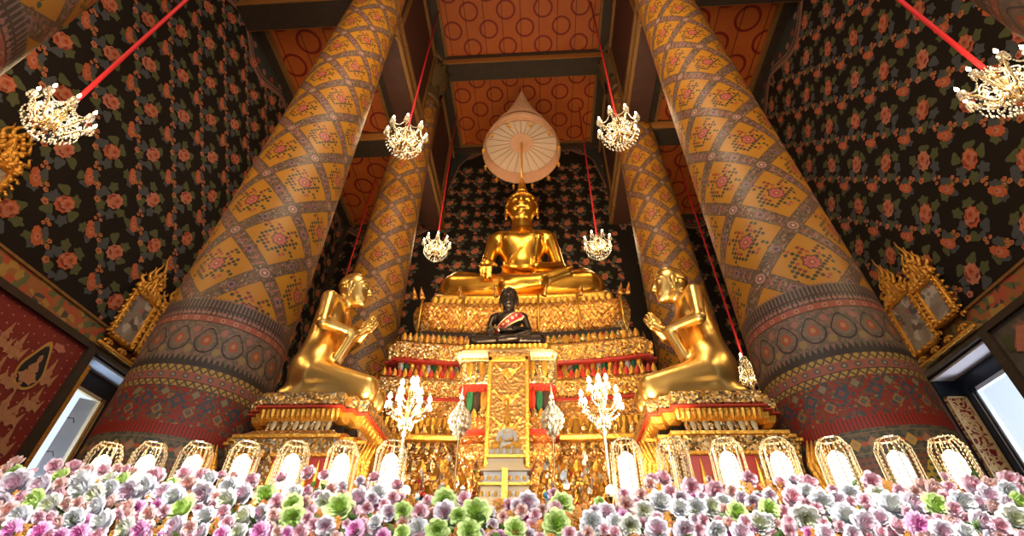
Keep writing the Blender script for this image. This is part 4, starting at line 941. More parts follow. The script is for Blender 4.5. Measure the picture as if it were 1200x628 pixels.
for k in range(1, 9):
    t_ = MB(); r, z = radii[k], zz[k]; rn = radii[k + 1] if k < 8 else .02; zn = zz[k + 1] if k < 8 else 3.95
    t_.loft([pleat(72, r, z, .006), pleat(72, r * .99, z + .13, .006), pleat(72, r * .9, z + .19, 0), pleat(72, rn * 1.0, zn + .005, 0)], SILK, cap=False); o_ = t_.build('upper_tier', None, um, True)
    b_ = MB(); b_.tube([(r * 1.005 * math.cos(2 * PI * i / 40), r * 1.005 * math.sin(2 * PI * i / 40), z + .01) for i in range(41)], .014, 6, SILKB); b_.build('trim_braid', None, o_)
p = MB(); p.lathe([(.004, 3.9), (.035, 3.95), (.02, 4.05), (.03, 4.12), (.003, 4.3)], 12, GOLD); p.build('top_finial', None, um, True)
p = MB(); p.lathe([(.025, .02), (.02, .8), (.03, 1.3), (.02, 3.9)], 10, GOLD); p.ball((0, 0, .85), .04, 10, GOLD); p.build('pole', None, um, True)
for i in range(12):
    a = 2 * PI * (i + .5) / 12; b = MB(); b.tube([(0, 0, 0), (0, 0, -.06)], .006, 5, GOLD); b.lathe([(.01, -.06), (.03, -.09), (.04, -.14), (.045, -.15), (.0, -.15)], 10, GOLD)
    b.tube([(0, 0, -.15), (0, 0, -.19)], .004, 4, GOLD); b.lathe([(.025, -.19), (.028, -.23), (.004, -.27)], 6, LEAFGOLD); b.build('bell', None, um, True, (.985 * math.cos(a), .985 * math.sin(a), 1.0))

# ------------------------------------------------------------------ crystal chandeliers on red ropes
def chandelier_at(loc, ztop, label, sc=1.0, arms=8, visible=True):
    t = tag(empty('chandelier', loc), label, 'chandelier', 'crystal chandeliers hung on red ropes')
    st = MB(); st.lathe([(.02, .52), (.05, .5), (.08, .42), (.045, .36), (.03, .30), (.07, .24), (.1, .16), (.05, .08), (.04, .02), (.09, -.04), (.075, -.12), (.03, -.18), (.045, -.22), (.01, -.28)], 14, BRASS); st.build('stem', None, t, True)
    top = MB()
    for i in range(10):
        a = 2 * PI * i / 10
        for q in range(9):
            f = q / 8; r = (.06 + .15 * f ** 1.5); top.octa((r * math.cos(a), r * math.sin(a), .5 - .34 * f), .012, .018, CRYSTAL)
    top.build('bead_strand', None, t)
    am = MB(); pts = [(.06 + .34 * q / 12, 0, .04 - .15 * math.sin(PI * min(1, q / 8)) + .20 * max(0, (q - 5) / 7) ** 1.5) for q in range(13)]
    am.tube(pts, [.018] * 9 + [.016, .015, .014, .013], 6, BRASS)
    am.tube([(.06 + .16 * math.sin(q / 8 * PI) * .8 + .1 * q / 8, 0, .02 + .26 * q / 8) for q in range(9)], .01, 5, CRYSTAL)
    am.tube([(.22 + .05 * math.cos(q * .55), 0, .1 + .05 * math.sin(q * .55)) for q in range(11)], .009, 5, CRYSTAL)
    ex, ez = pts[-1][0], pts[-1][2]
    cup = MB(); cup.lathe([(.01, 0), (.045, .012), (.055, .03), (.05, .032), (.014, .015)], 10, CRYSTAL, Matrix.Translation((ex, 0, ez))); cup.lathe([(.012, .01), (.012, .085)], 8, WHITE, Matrix.Translation((ex, 0, ez)))
    bl = MB(); bl.lathe([(.010, .085), (.024, .115), (.02, .14), (.003, .18)], 10, BULB, Matrix.Translation((ex, 0, ez)))
    dr = MB()
    for q in range(8):
        b = 2 * PI * q / 8; x, y = ex + .048 * math.cos(b), .048 * math.sin(b)
        dr.octa((x, y, ez - .01), .012, .016, CRYSTAL); dr.octa((x, y, ez - .06), .018, .04, CRYSTAL)
    for q in range(1, 11):
        f = q / 11; dr.octa((.1 + .28 * f, .0, pts[int(f * 11)][2] - .045 - .05 * math.sin(PI * f)), .016, .026, CRYSTAL)
    for q in range(1, 12):                                            # garland to the next arm
        f = q / 12; b = 2 * PI / arms * f; rr = ex * (1 - .12 * math.sin(PI * f)); dr.octa((rr * math.cos(b), rr * math.sin(b), ez - .02 - .13 * math.sin(PI * f)), .015, .02, CRYSTAL)
    for q in range(1, 12):
        f = q / 12; dr.octa((.08 + (ex - .08) * f, 0, .34 - .34 * f + .12 * f * f - .06 * math.sin(PI * f)), .011, .015, CRYSTAL)
    meshes = [(b.mesh(nm, None, sm), nm) for b, nm, sm in ((am, 'arm', True), (cup, 'candle_cup', True), (bl, 'bulb', True), (dr, 'crystal_drop', False))]
    def inst(me, nm, par, rz=0.):
        o = bpy.data.objects.new(nm, me); COL.objects.link(o); o.parent = par; o.rotation_euler = (0, 0, rz); return o
    for i in range(arms):
        a = inst(meshes[0][0], 'arm', t, 2 * PI * (i + .35) / arms)
        for me, nm in meshes[1:]: inst(me, nm, a)
    bo = MB()
    for ring, (r, z, n_) in enumerate(((.36, -.09, 30), (.31, -.18, 26), (.245, -.26, 20), (.165, -.33, 15), (.085, -.39, 9))):
        for i in range(n_): a = 2 * PI * i / n_; bo.octa((r * math.cos(a), r * math.sin(a), z), .014, .032, CRYSTAL)
    bo.octa((0, 0, -.45), .035, .06, CRYSTAL); bo.build('bottom_drop', None, t)
    t.scale = (sc, sc, sc)
    rp = MB(); rp.tube([(0, 0, .5), (0, 0, (ztop - loc[2]) / sc)], .022 / sc, 8, ROPE); rp.build('rope', None, t, True)
    return t
def lamp(loc, power, radius=.15, col=(1., .72, .40)):
    l = bpy.data.lights.new('lamp_or_fill', 'POINT'); l.energy = power; l.color = col; l.shadow_soft_size = radius
    o = bpy.data.objects.new('lamp_or_fill', l); o.location = loc; COL.objects.link(o); return o
CH = [((-4.35, 2.39, 5.0), ZA, 'crystal chandelier with bulbs alight in front of the left flowered wall', .62),
      ((4.35, 2.39, 4.82), ZA, 'crystal chandelier with bulbs alight before the right flowered wall, cut by the photo edge', .64),
      ((-2.36, 5.75, 9.25), ZN, 'crystal chandelier before the capital of the far left column', 1.0),
      ((2.02, 5.75, 9.25), ZN, 'crystal chandelier before the capital of the far right column', 1.0),
      ((-2.32, 9.1, 9.25), ZN, 'crystal chandelier low beside the viewer-left knee of the large gold statue', .85),
      ((1.86, 9.1, 9.15), ZN, 'crystal chandelier low beside the viewer-right knee of the large gold statue', .85),
      ((4.35, 8.72, 5.3), ZA, 'crystal chandelier peeking out behind the right kneeling figure', .95),
      ((-4.35, 8.8, 5.3), ZA, 'chandelier on a red rope behind the left kneeling figure', .95)]
for loc, zt, lab, sc in CH: chandelier_at(loc, zt, lab, sc); lamp((loc[0], loc[1], loc[2] + .12 * sc), 90 if zt == ZN else 60, .3)

# ------------------------------------------------------------------ crystal bead lanterns on posts
LX = [-2.43, -2.14, -1.84, -1.53, -1.22, -.91, -.61, .79, 1.06, 1.37, 1.66, 1.98, 2.31, 2.61]
ORD = ['leftmost', 'second', 'third', 'fourth', 'fifth', 'sixth', 'seventh', 'eighth', 'ninth', 'tenth', 'eleventh', 'twelfth', 'thirteenth', 'rightmost']
BEAD = material('lantern_bead', (.92, .76, .5), .12, .6, 1.)
def lantern(x, y, k, lit=True):
    lab = '%s bead lantern %sof the row behind the flowers' % (ORD[k] if k in (0, 13) else ORD[k] + ' from the left,', '' if k in (0, 13) else '')
    if k not in (0, 13): lab = 'crystal bead lantern, %s from the left in the row behind the flowers' % ORD[k]
    else: lab = '%s crystal bead lantern of the row behind the flowers' % ORD[k]
    if not lit: lab = 'unlit bead lantern before the right pedestal, just right of the eighth lantern'
    t = tag(empty('bead_lantern', (x, y, 0)), lab, 'lantern', 'crystal bead lanterns behind the flowers')
    p = MB(); p.lathe([(.09, 0), (.09, .02), (.018, .05), (.012, .3), (.012, 1.62)], 12, BRASS); p.build('post', None, t, True)
    f = MB(); f.lathe([(.02, 1.6), (.075, 1.62), (.085, 1.64), (.085, 1.655), (.02, 1.66)], 8, LEAFGOLD); f.lathe([(.066, 2.035), (.072, 2.035), (.072, 2.042), (.066, 2.042)], 8, BEAD, None, False)
    for i in range(8): a = 2 * PI * (i + .5) / 8; f.tube([(.07 * math.cos(a), .07 * math.sin(a), 2.04), (.104 * math.cos(a), .104 * math.sin(a), 1.985), (.106 * math.cos(a), .106 * math.sin(a), 1.65)], .003, 5, BEAD)
    f.build('metal_cap', None, t)
    b = MB()
    for i in range(16):
        a = 2 * PI * i / 16; r0 = .096 if i % 2 == 0 else .086
        for q in range(17):
            z = 2.035 - q * .0225; r = r0 + .008 if q > 2 else (.07, .082, .094)[q]
            b.octa((r * math.cos(a), r * math.sin(a), z), .0062, .0105, BEAD)
    B = b.build('bead_curtain', None, t)
    c = MB(); k_ = 1.0 if lit else .2; c.lathe([(.03 * k_, 1.67), (.056 * k_, 1.7), (.058 * k_, 1.91), (.048 * k_, 1.95), (.015 * k_, 1.975)], 16, LANTERNCORE if lit else BRASS); c.build('light_core', None, t, True)
    t.scale = (.88, .88, 1)
    return t
for k, x in enumerate(LX):
    lantern(x, 2.9, k, k != 8)
    if k != 8: lamp((x, 2.9, 2.0), .6, .04)

# two branched candle stands on poles
def candle_stand(x, label):
    t = tag(empty('candle_stand', (x, 3.4, 0)), label, 'candle stand', 'lit crystal candle stands before the altar')
    p = MB(); p.lathe([(.12, 0), (.12, .03), (.03, .08), (.014, .3), (.013, 2.25), (.03, 2.27), (.045, 2.33), (.02, 2.38), (.02, 2.6), (.012, 2.68)], 12, BRASS); p.build('pole', None, t, True)
    c = MB()
    for i in range(12):
        a = 2 * PI * i / 12
        for r, z in ((.04, 2.37), (.05, 2.345), (.04, 2.32), (.02, 2.29)): c.octa((r * math.cos(a), r * math.sin(a), z), .008, .014, CRYSTAL)
    c.build('crystal_collar', None, t)
    def arm(a, r, z0_, z1):
        m = MB(); ca, sa = math.cos(a), math.sin(a)
        m.tube([(r * f * ca, r * f * sa, z0_ - .03 * math.sin(PI * f) + (z1 - z0_) * f ** 2) for f in [q / 8 for q in range(9)]], .006, 6, BRASS)
        for q in range(1, 8): f = q / 8; m.octa((r * f * ca, r * f * sa, z0_ - .045 - .03 * math.sin(PI * f) + (z1 - z0_) * f * f), .006, .014, CRYSTAL)
        m.lathe([(.004, 0), (.022, .006), (.026, .015), (.006, .01)], 8, CRYSTAL, Matrix.Translation((r * ca, r * sa, z1)))
        for q in range(8): b = 2 * PI * q / 8; m.octa((r * ca + .023 * math.cos(b), r * sa + .023 * math.sin(b), z1 - .012), .005, .018, CRYSTAL)
        o = m.build('arm', None, t)
        b = MB(); b.lathe([(.006, .012), (.006, .04), (.017, .058), (.014, .072), (.002, .098)], 10, BULB, Matrix.Translation((r * ca, r * sa, z1))); b.build('bulb', None, o, True)
    for i in range(6): arm(2 * PI * (i + .25) / 6, .15, 2.45, 2.5)
    for i in range(3): arm(2 * PI * (i + .6) / 3, .075, 2.55, 2.62)
    b = MB(); b.lathe([(.008, 2.68), (.018, 2.70), (.015, 2.72), (.002, 2.745)], 10, BULB); b.build('bulb', None, t, True)
    return t
candle_stand(-.70, 'crystal candle stand with glowing bulbs left of the carved pillar pedestal'); candle_stand(.745, 'crystal candle stand with glowing bulbs right of the carved pillar pedestal')
for x in (-.70, .745): lamp((x, 3.4, 2.66), 3.5, .06)

# crystal bud lamps
def bud(x, label):
    t = tag(empty('bud_lamp', (x, 3.6, 0)), label, 'lamp', 'crystal bud lamps beside the pillar pedestal')
    p = MB(); p.lathe([(.1, 0), (.1, .03), (.02, .07), (.009, .2), (.009, 2.30), (.02, 2.33)], 10, BRASS); p.build('pole', None, t, True)
    b = MB()
    prof = [(.012, 2.325), (.04, 2.36), (.068, 2.41), (.082, 2.455), (.075, 2.495), (.052, 2.53), (.032, 2.56), (.02, 2.60), (.012, 2.65), (.005, 2.70)]
    for j, (r, z) in enumerate(prof[:-1]):
        k = max(5, int(r * 190))
        for i in range(k): a = 2 * PI * (i + .5 * (j % 2)) / k; b.octa((r * math.cos(a), r * math.sin(a), z), .015 if r > .03 else .010, .022, CRYSTAL)
    b.lathe([(r * .7, z) for r, z in prof], 10, WHITEGLASS); b.build('crystal_bud', None, t)
    f = MB(); f.lathe([(.012, 2.66), (.004, 2.72), (.001, 2.76)], 8, CRYSTAL); f.build('tip', None, t)
bud(-.335, 'crystal bud lamp on a thin pole left of the carved pillar pedestal'); bud(.385, 'crystal bud lamp on a thin pole right of the carved pillar pedestal')

# white and gold stand of the tiny statue, on a cream table
t = tag(empty('statue_stand', (.055, 3.33, 0)), 'white and gold stepped stand under the tiny white-robed statue', 'stand')
def st(prof, mat, nm, xw=1.0, par=None):
    m = MB(); m.loft([[(x * xw, y, z) for x, y in ((-w, -w * .62), (w, -w * .62), (w, w * .62), (-w, w * .62))] for w, z in prof], mat); return m.build(nm, None, par or t)
st([(.17, 1.775), (.178, 1.79), (.178, 1.80), (.165, 1.805), (.155, 1.84), (.155, 1.87), (.16, 1.88)], CREAM, 'lower_step'); st([(.166, 1.88), (.172, 1.885), (.172, 1.9), (.15, 1.905)], LEAFGOLD, 'gold_moulding')
st([(.15, 1.905), (.14, 1.95), (.145, 1.97)], WHITE, 'white_step'); st([(.155, 1.97), (.165, 1.975), (.165, 1.985), (.14, 1.99)], CREAM, 'white_ledge'); st([(.13, 1.99), (.118, 2.03), (.12, 2.06)], CREAM, 'upper_step'); st([(.125, 2.06), (.13, 2.065), (.13, 2.085), (.11, 2.09)], LEAFGOLD, 'gold_moulding')
pt = MB(); petals(pt, .11, -.068, 2.09, .04, .022, [WHITE, CREAM], True, 0, 0, 0, .1, .2); pt.loft([[(x, y, z) for x, y in ((-w, -w * .6), (w, -w * .6), (w, w * .6), (-w, w * .6))] for w, z in ((.105, 2.09), (.105, 2.126))], CREAM); pt.build('petal_row', None, t)
pt = MB()
for zz in (1.845, 1.94): petals(pt, .158, -.105, zz, .03, .022, [LEAFGOLD, WHITE], False, 0, 0, 0, .1, .1)
pt.box((-.02, -.12, 1.80), (.02, -.09, 1.985), LEAFGOLD); pt.build('gold_inlay', None, t)
hn = MB()
for s in (-1, 1):
    hn.loft([[(s * (.12 + .09 * (q / 8)), y, 2.0 - .03 * math.sin(PI * q / 8) + .10 * (q / 8) ** 2 + dz * (1 - q / 9)) for y, dz in ((-.03, 0), (.03, 0), (.03, .05), (-.03, .05))] for q in range(9)], GILT)
    hn.loft([[(s * (.12 + .085 * (q / 8)), y, 1.985 - .03 * math.sin(PI * q / 8) + .095 * (q / 8) ** 2 + dz * (1 - q / 9)) for y, dz in ((-.034, -.01), (.034, -.01), (.034, .012), (-.034, .012))] for q in range(9)], RED)
hn.build('upturned_wing', None, t)
t = tag(empty('offering_table', (-.04, 3.33, 0)), 'cream offering table under the white and gold stand', 'table')
m = MB(); m.bev((-.27, -.16, 1.70), (.27, .2, 1.775), .01, CREAM); m.build('table_top', None, t)
for sx in (-1, 1):
    for yy in (-.11, .15): m = MB(); m.lathe([(.03, 0), (.022, .1), (.025, 1.2), (.035, 1.70)], 10, CREAM, Matrix.Translation((sx * .22, yy, 0))); m.build('leg', None, t, True)

# gilded ornament trees and small offerings in front of the altar
def ornament(x, y, h, label, mats, sd):
    rg = random.Random(sd); t = tag(empty('ornament_tree', (x, y, 0)), label, 'ornament', 'gilded ornament trees before the altar')
    b = MB(); b.lathe([(.045, 0), (.04, .04), (.03, .2), (.035, 1.5), (.045, h - .55), (.04, h - .48), (.02, h - .44)], 12, GILT); b.build('vase', None, t, True)
    m = MB()
    for k in range(34):
        f = k / 34; z = h - .46 + .44 * f; r = .05 * math.sin(PI * min(1, .25 + f * .75)) + .004; a = k * 2.4
        px_, py_ = r * math.cos(a), r * math.sin(a)
        m.tube([(0, 0, z - .05), (px_ * .6, py_ * .6, z - .02), (px_, py_, z)], .004, 4, GILT)
        sz = rg.uniform(.016, .028); mt = rg.choice(mats)
        m.loft([[(px_ - sz * math.sin(a) * w, py_ + sz * math.cos(a) * w, z + dz * sz) for w, dz in ((-.7, 0), (0, -.2), (.7, 0))], [(px_ * 1.15 - sz * math.sin(a) * w, py_ * 1.15 + sz * math.cos(a) * w, z + dz * sz) for w, dz in ((-.9, 1), (0, .9), (.9, 1))], [(px_ * 1.1 - sz * math.sin(a) * w, py_ * 1.1 + sz * math.cos(a) * w, z + dz * sz) for w, dz in ((-.1, 2.2), (0, 2.3), (.1, 2.2))]], mt, cap=False, closed=False)
    m.build('gilt_leaf', None, t)
SETS = ([GOLD, GILT, LEAFGOLD, CRYSTAL], [LEAFGOLD, MOSAIC_PALE, GILT, RED], [GOLD, CRYSTAL, WHITEGLASS, GILT])
WH = ['beside the seventh lantern', 'left of the candle stand pole', 'just right of the left candle stand pole', 'below the left bud lamp', 'next to the white stand on its left', 'next to the white stand on its right', 'below the right bud lamp', 'between the right bud lamp and candle stand', 'just left of the right candle stand pole', 'beside the eighth lantern']
for i, x in enumerate((-.66, -.56, -.45, -.335, -.21, .33, .43, .53, .63, .74)):
    ornament(x, 3.85 + .12 * (i % 2), 2.19 + .05 * ((i * 7) % 3), 'gilded ornament tree %s' % WH[i], SETS[i % 3], i)
for i, x in enumerate((-.57, -.45, -.36, .30, .45, .60)):
    ornament(x * 1.0, 3.48, 2.02 + .03 * ((i * 5) % 3), 'short gilded ornament tree in the front row, %s' % ['left end', 'under the left bud lamp', 'left of the white stand', 'right of the white stand', 'under the right bud lamp', 'right end'][i], SETS[(i + 1) % 3], 40 + i)
BLUE = material('blue_glaze', (.03, .22, .42), .2); PORC = material('white_porcelain', (.8, .78, .74), .2)
def offering(x, label, c1, c2):
    t = tag(empty('offering_vase', (x, 3.2, 0)), label, 'vase', 'small offering vases before the altar')
    b = MB(); b.lathe([(.05, 0), (.05, 1.60), (.02, 1.62), (.03, 1.65), (.045, 1.69), (.04, 1.73), (.018, 1.76), (.022, 1.78)], 14, PORC); b.build('vase', None, t, True)
    b = MB()
    for q in range(9): a = q * 2.4; r = .012 * math.sqrt(q); b.ball((r * math.cos(a), r * math.sin(a), 1.80 + .012 * (8 - q) / 3), .016, 8, (c1, c2, RED)[q % 3])
    b.build('blossom', None, t, True); m = MB()
    m.loft([[(-.028, -.03, 1.78), (-.005, -.035, 1.78), (-.016, -.02, 1.78)], [(-.017, -.03, 1.835), (-.015, -.032, 1.835), (-.016, -.028, 1.835)]], BLUE); m.build('blue_leaf', None, t)
offering(-.47, 'small white vase with blue and red blossoms left of the white stand', BLUE, PORC); offering(.335, 'small white vase with blue and red blossoms right of the white stand', PORC, BLUE)
def spot(x, label):
    t = tag(empty('spot_lamp', (x, 2.98, 0)), label, 'lamp', 'little glowing lamps at the foot of the candle stands')
    b = MB(); b.lathe([(.032, 0), (.032, .02), (.012, .04), (.012, 1.72), (.03, 1.74), (.034, 1.76)], 12, BRASS); b.build('stem', None, t, True); b = MB(); b.ball((0, 0, 1.785), .03, 14, LANTERNCORE); b.build('bulb', None, t, True)
spot(-.515, 'small glowing round lamp low beside the seventh lantern, above the flowers'); spot(.69, 'small glowing round lamp low beside the eighth lantern, above the flowers')
for x in (-.515, .69): lamp((x, 2.95, 1.83), 1.2, .04)

# ------------------------------------------------------------------ bank of silk flowers
LEAF = mottle(material('flower_leaf', (.06, .14, .03), .5), (.03, .09, .02), (.13, .22, .04), 12)
def petal_mat(n, c): 
    m = mottle(material(n, c, .7, 0, .25), tuple(a * .88 for a in c), tuple(min(1, a * 1.06) for a in c), 40, 2); return m
PM = {'W': (petal_mat('white_petal', (.84, .86, .90)), petal_mat('white_petal_heart', (.82, .84, .80))), 'C': (petal_mat('cream_petal', (.84, .85, .78)), petal_mat('cream_petal_heart', (.74, .78, .52))),
      'L': (petal_mat('lilac_petal', (.83, .76, .83)), petal_mat('lilac_petal_heart', (.84, .58, .68))), 'G': (petal_mat('green_petal', (.66, .83, .34)), petal_mat('green_petal_heart', (.52, .72, .18))),
      'P': (petal_mat('pink_petal', (.88, .62, .69)), petal_mat('pink_petal_heart', (.88, .46, .53))), 'A': (petal_mat('peach_petal', (.88, .66, .62)), petal_mat('peach_petal_heart', (.90, .52, .45))),
      'M': (petal_mat('magenta_petal', (.84, .48, .72)), petal_mat('magenta_petal_heart', (.80, .28, .58))), 'O': (petal_mat('orange_petal', (.58, .22, .06)), petal_mat('orange_petal_heart', (.5, .32, .03)))}
def blossom(layers, seed, heart=2):
    rg = random.Random(seed); mb = MB()
    for li, (cnt, rad, hgt, open_, wd) in enumerate(layers):
        for i in range(cnt):
            a = 2 * PI * (i + .5 * (li % 2) + rg.uniform(-.15, .15)) / cnt; rows = []
            rr = rad * rg.uniform(.9, 1.08); hh = hgt * rg.uniform(.9, 1.1); wv = rg.uniform(-.04, .04)
            for j in range(5):
                q = j / 4
                r_ = rr * (.12 + .88 * q ** (.75 if open_ > .5 else .5)); z_ = hh * (q ** (1.6 if open_ > .5 else .9)) - open_ * .32 * rr * q ** 4
                row = []
                for k in range(5):
                    w = (k - 2) / 2; b = wd * w * math.sin(PI * min(.93, .18 + .62 * q)); cu = .16 * rr * w * w * (1 - .5 * open_)
                    row.append(((r_ - cu) * math.cos(a + b), (r_ - cu) * math.sin(a + b), z_ + .05 * rr * (1 - abs(w)) * (q > .9) - .06 * rr * abs(w) * q + wv * q * w))
                rows.append(row)
            mb.loft(rows, None, cap=False, closed=False); mb.m[-16:] = [0 if li >= heart else 1] * 16
    return mb
PEONY = [(5, .22, .66, .0, .8), (7, .38, .68, .05, .66), (8, .58, .66, .12, .58), (8, .80, .58, .3, .56), (9, 1.0, .42, .5, .52)]
ROSE_ = [(3, .18, .78, .0, 1.2), (4, .34, .78, .05, .95), (5, .56, .72, .15, .78), (6, .80, .62, .35, .66), (6, 1.0, .42, .55, .64)]
BUSHY = [(6, .25, .6, .1, .6), (9, .5, .62, .3, .42), (12, .75, .55, .5, .34), (14, .95, .40, .7, .30), (14, 1.0, .25, .75, .32)]
MINI = [(4, .45, .3, .3, .8), (5, 1.0, .2, .8, .65)]
KIND = {'W': ('peony', PEONY, 'white peony'), 'C': ('peony', PEONY, 'cream peony'), 'L': ('peony', PEONY, 'lilac peony'), 'G': ('ranunculus', PEONY, 'green flower'), 'P': ('rose', ROSE_, 'pink rose'), 'A': ('rose', ROSE_, 'peach rose'), 'M': ('dahlia', BUSHY, 'magenta flower'), 'O': ('blossom_sprig', MINI, 'orange sprig')}
VAR = {}
def flower_mesh(c, v):
    if (c, v) not in VAR:
        nm, lay, _ = KIND[c]; mb = blossom(lay, hash_(c) + v * 7) if c != 'O' else MB()
        if c == 'O':
            rg = random.Random(v)
            for q in range(6):
                s_ = blossom(MINI, q + v, 1); M = Matrix.Translation((rg.uniform(-.7, .7), rg.uniform(-.7, .7), rg.uniform(0, .5))) @ Matrix.Rotation(rg.uniform(-.6, .6), 4, 'X') @ Matrix.Scale(.45, 4)
                o = len(mb.v); mb.v.extend([tuple(M @ Vector(p)) for p in s_.v]); mb.f.extend([[a + o for a in f] for f in s_.f]); mb.m.extend(s_.m)
        me = mb.mesh(nm, None, True); me.materials.append(PM[c][0]); me.materials.append(PM[c][1]); VAR[(c, v)] = me
    return VAR[(c, v)]
def hash_(c): return ord(c) * 31
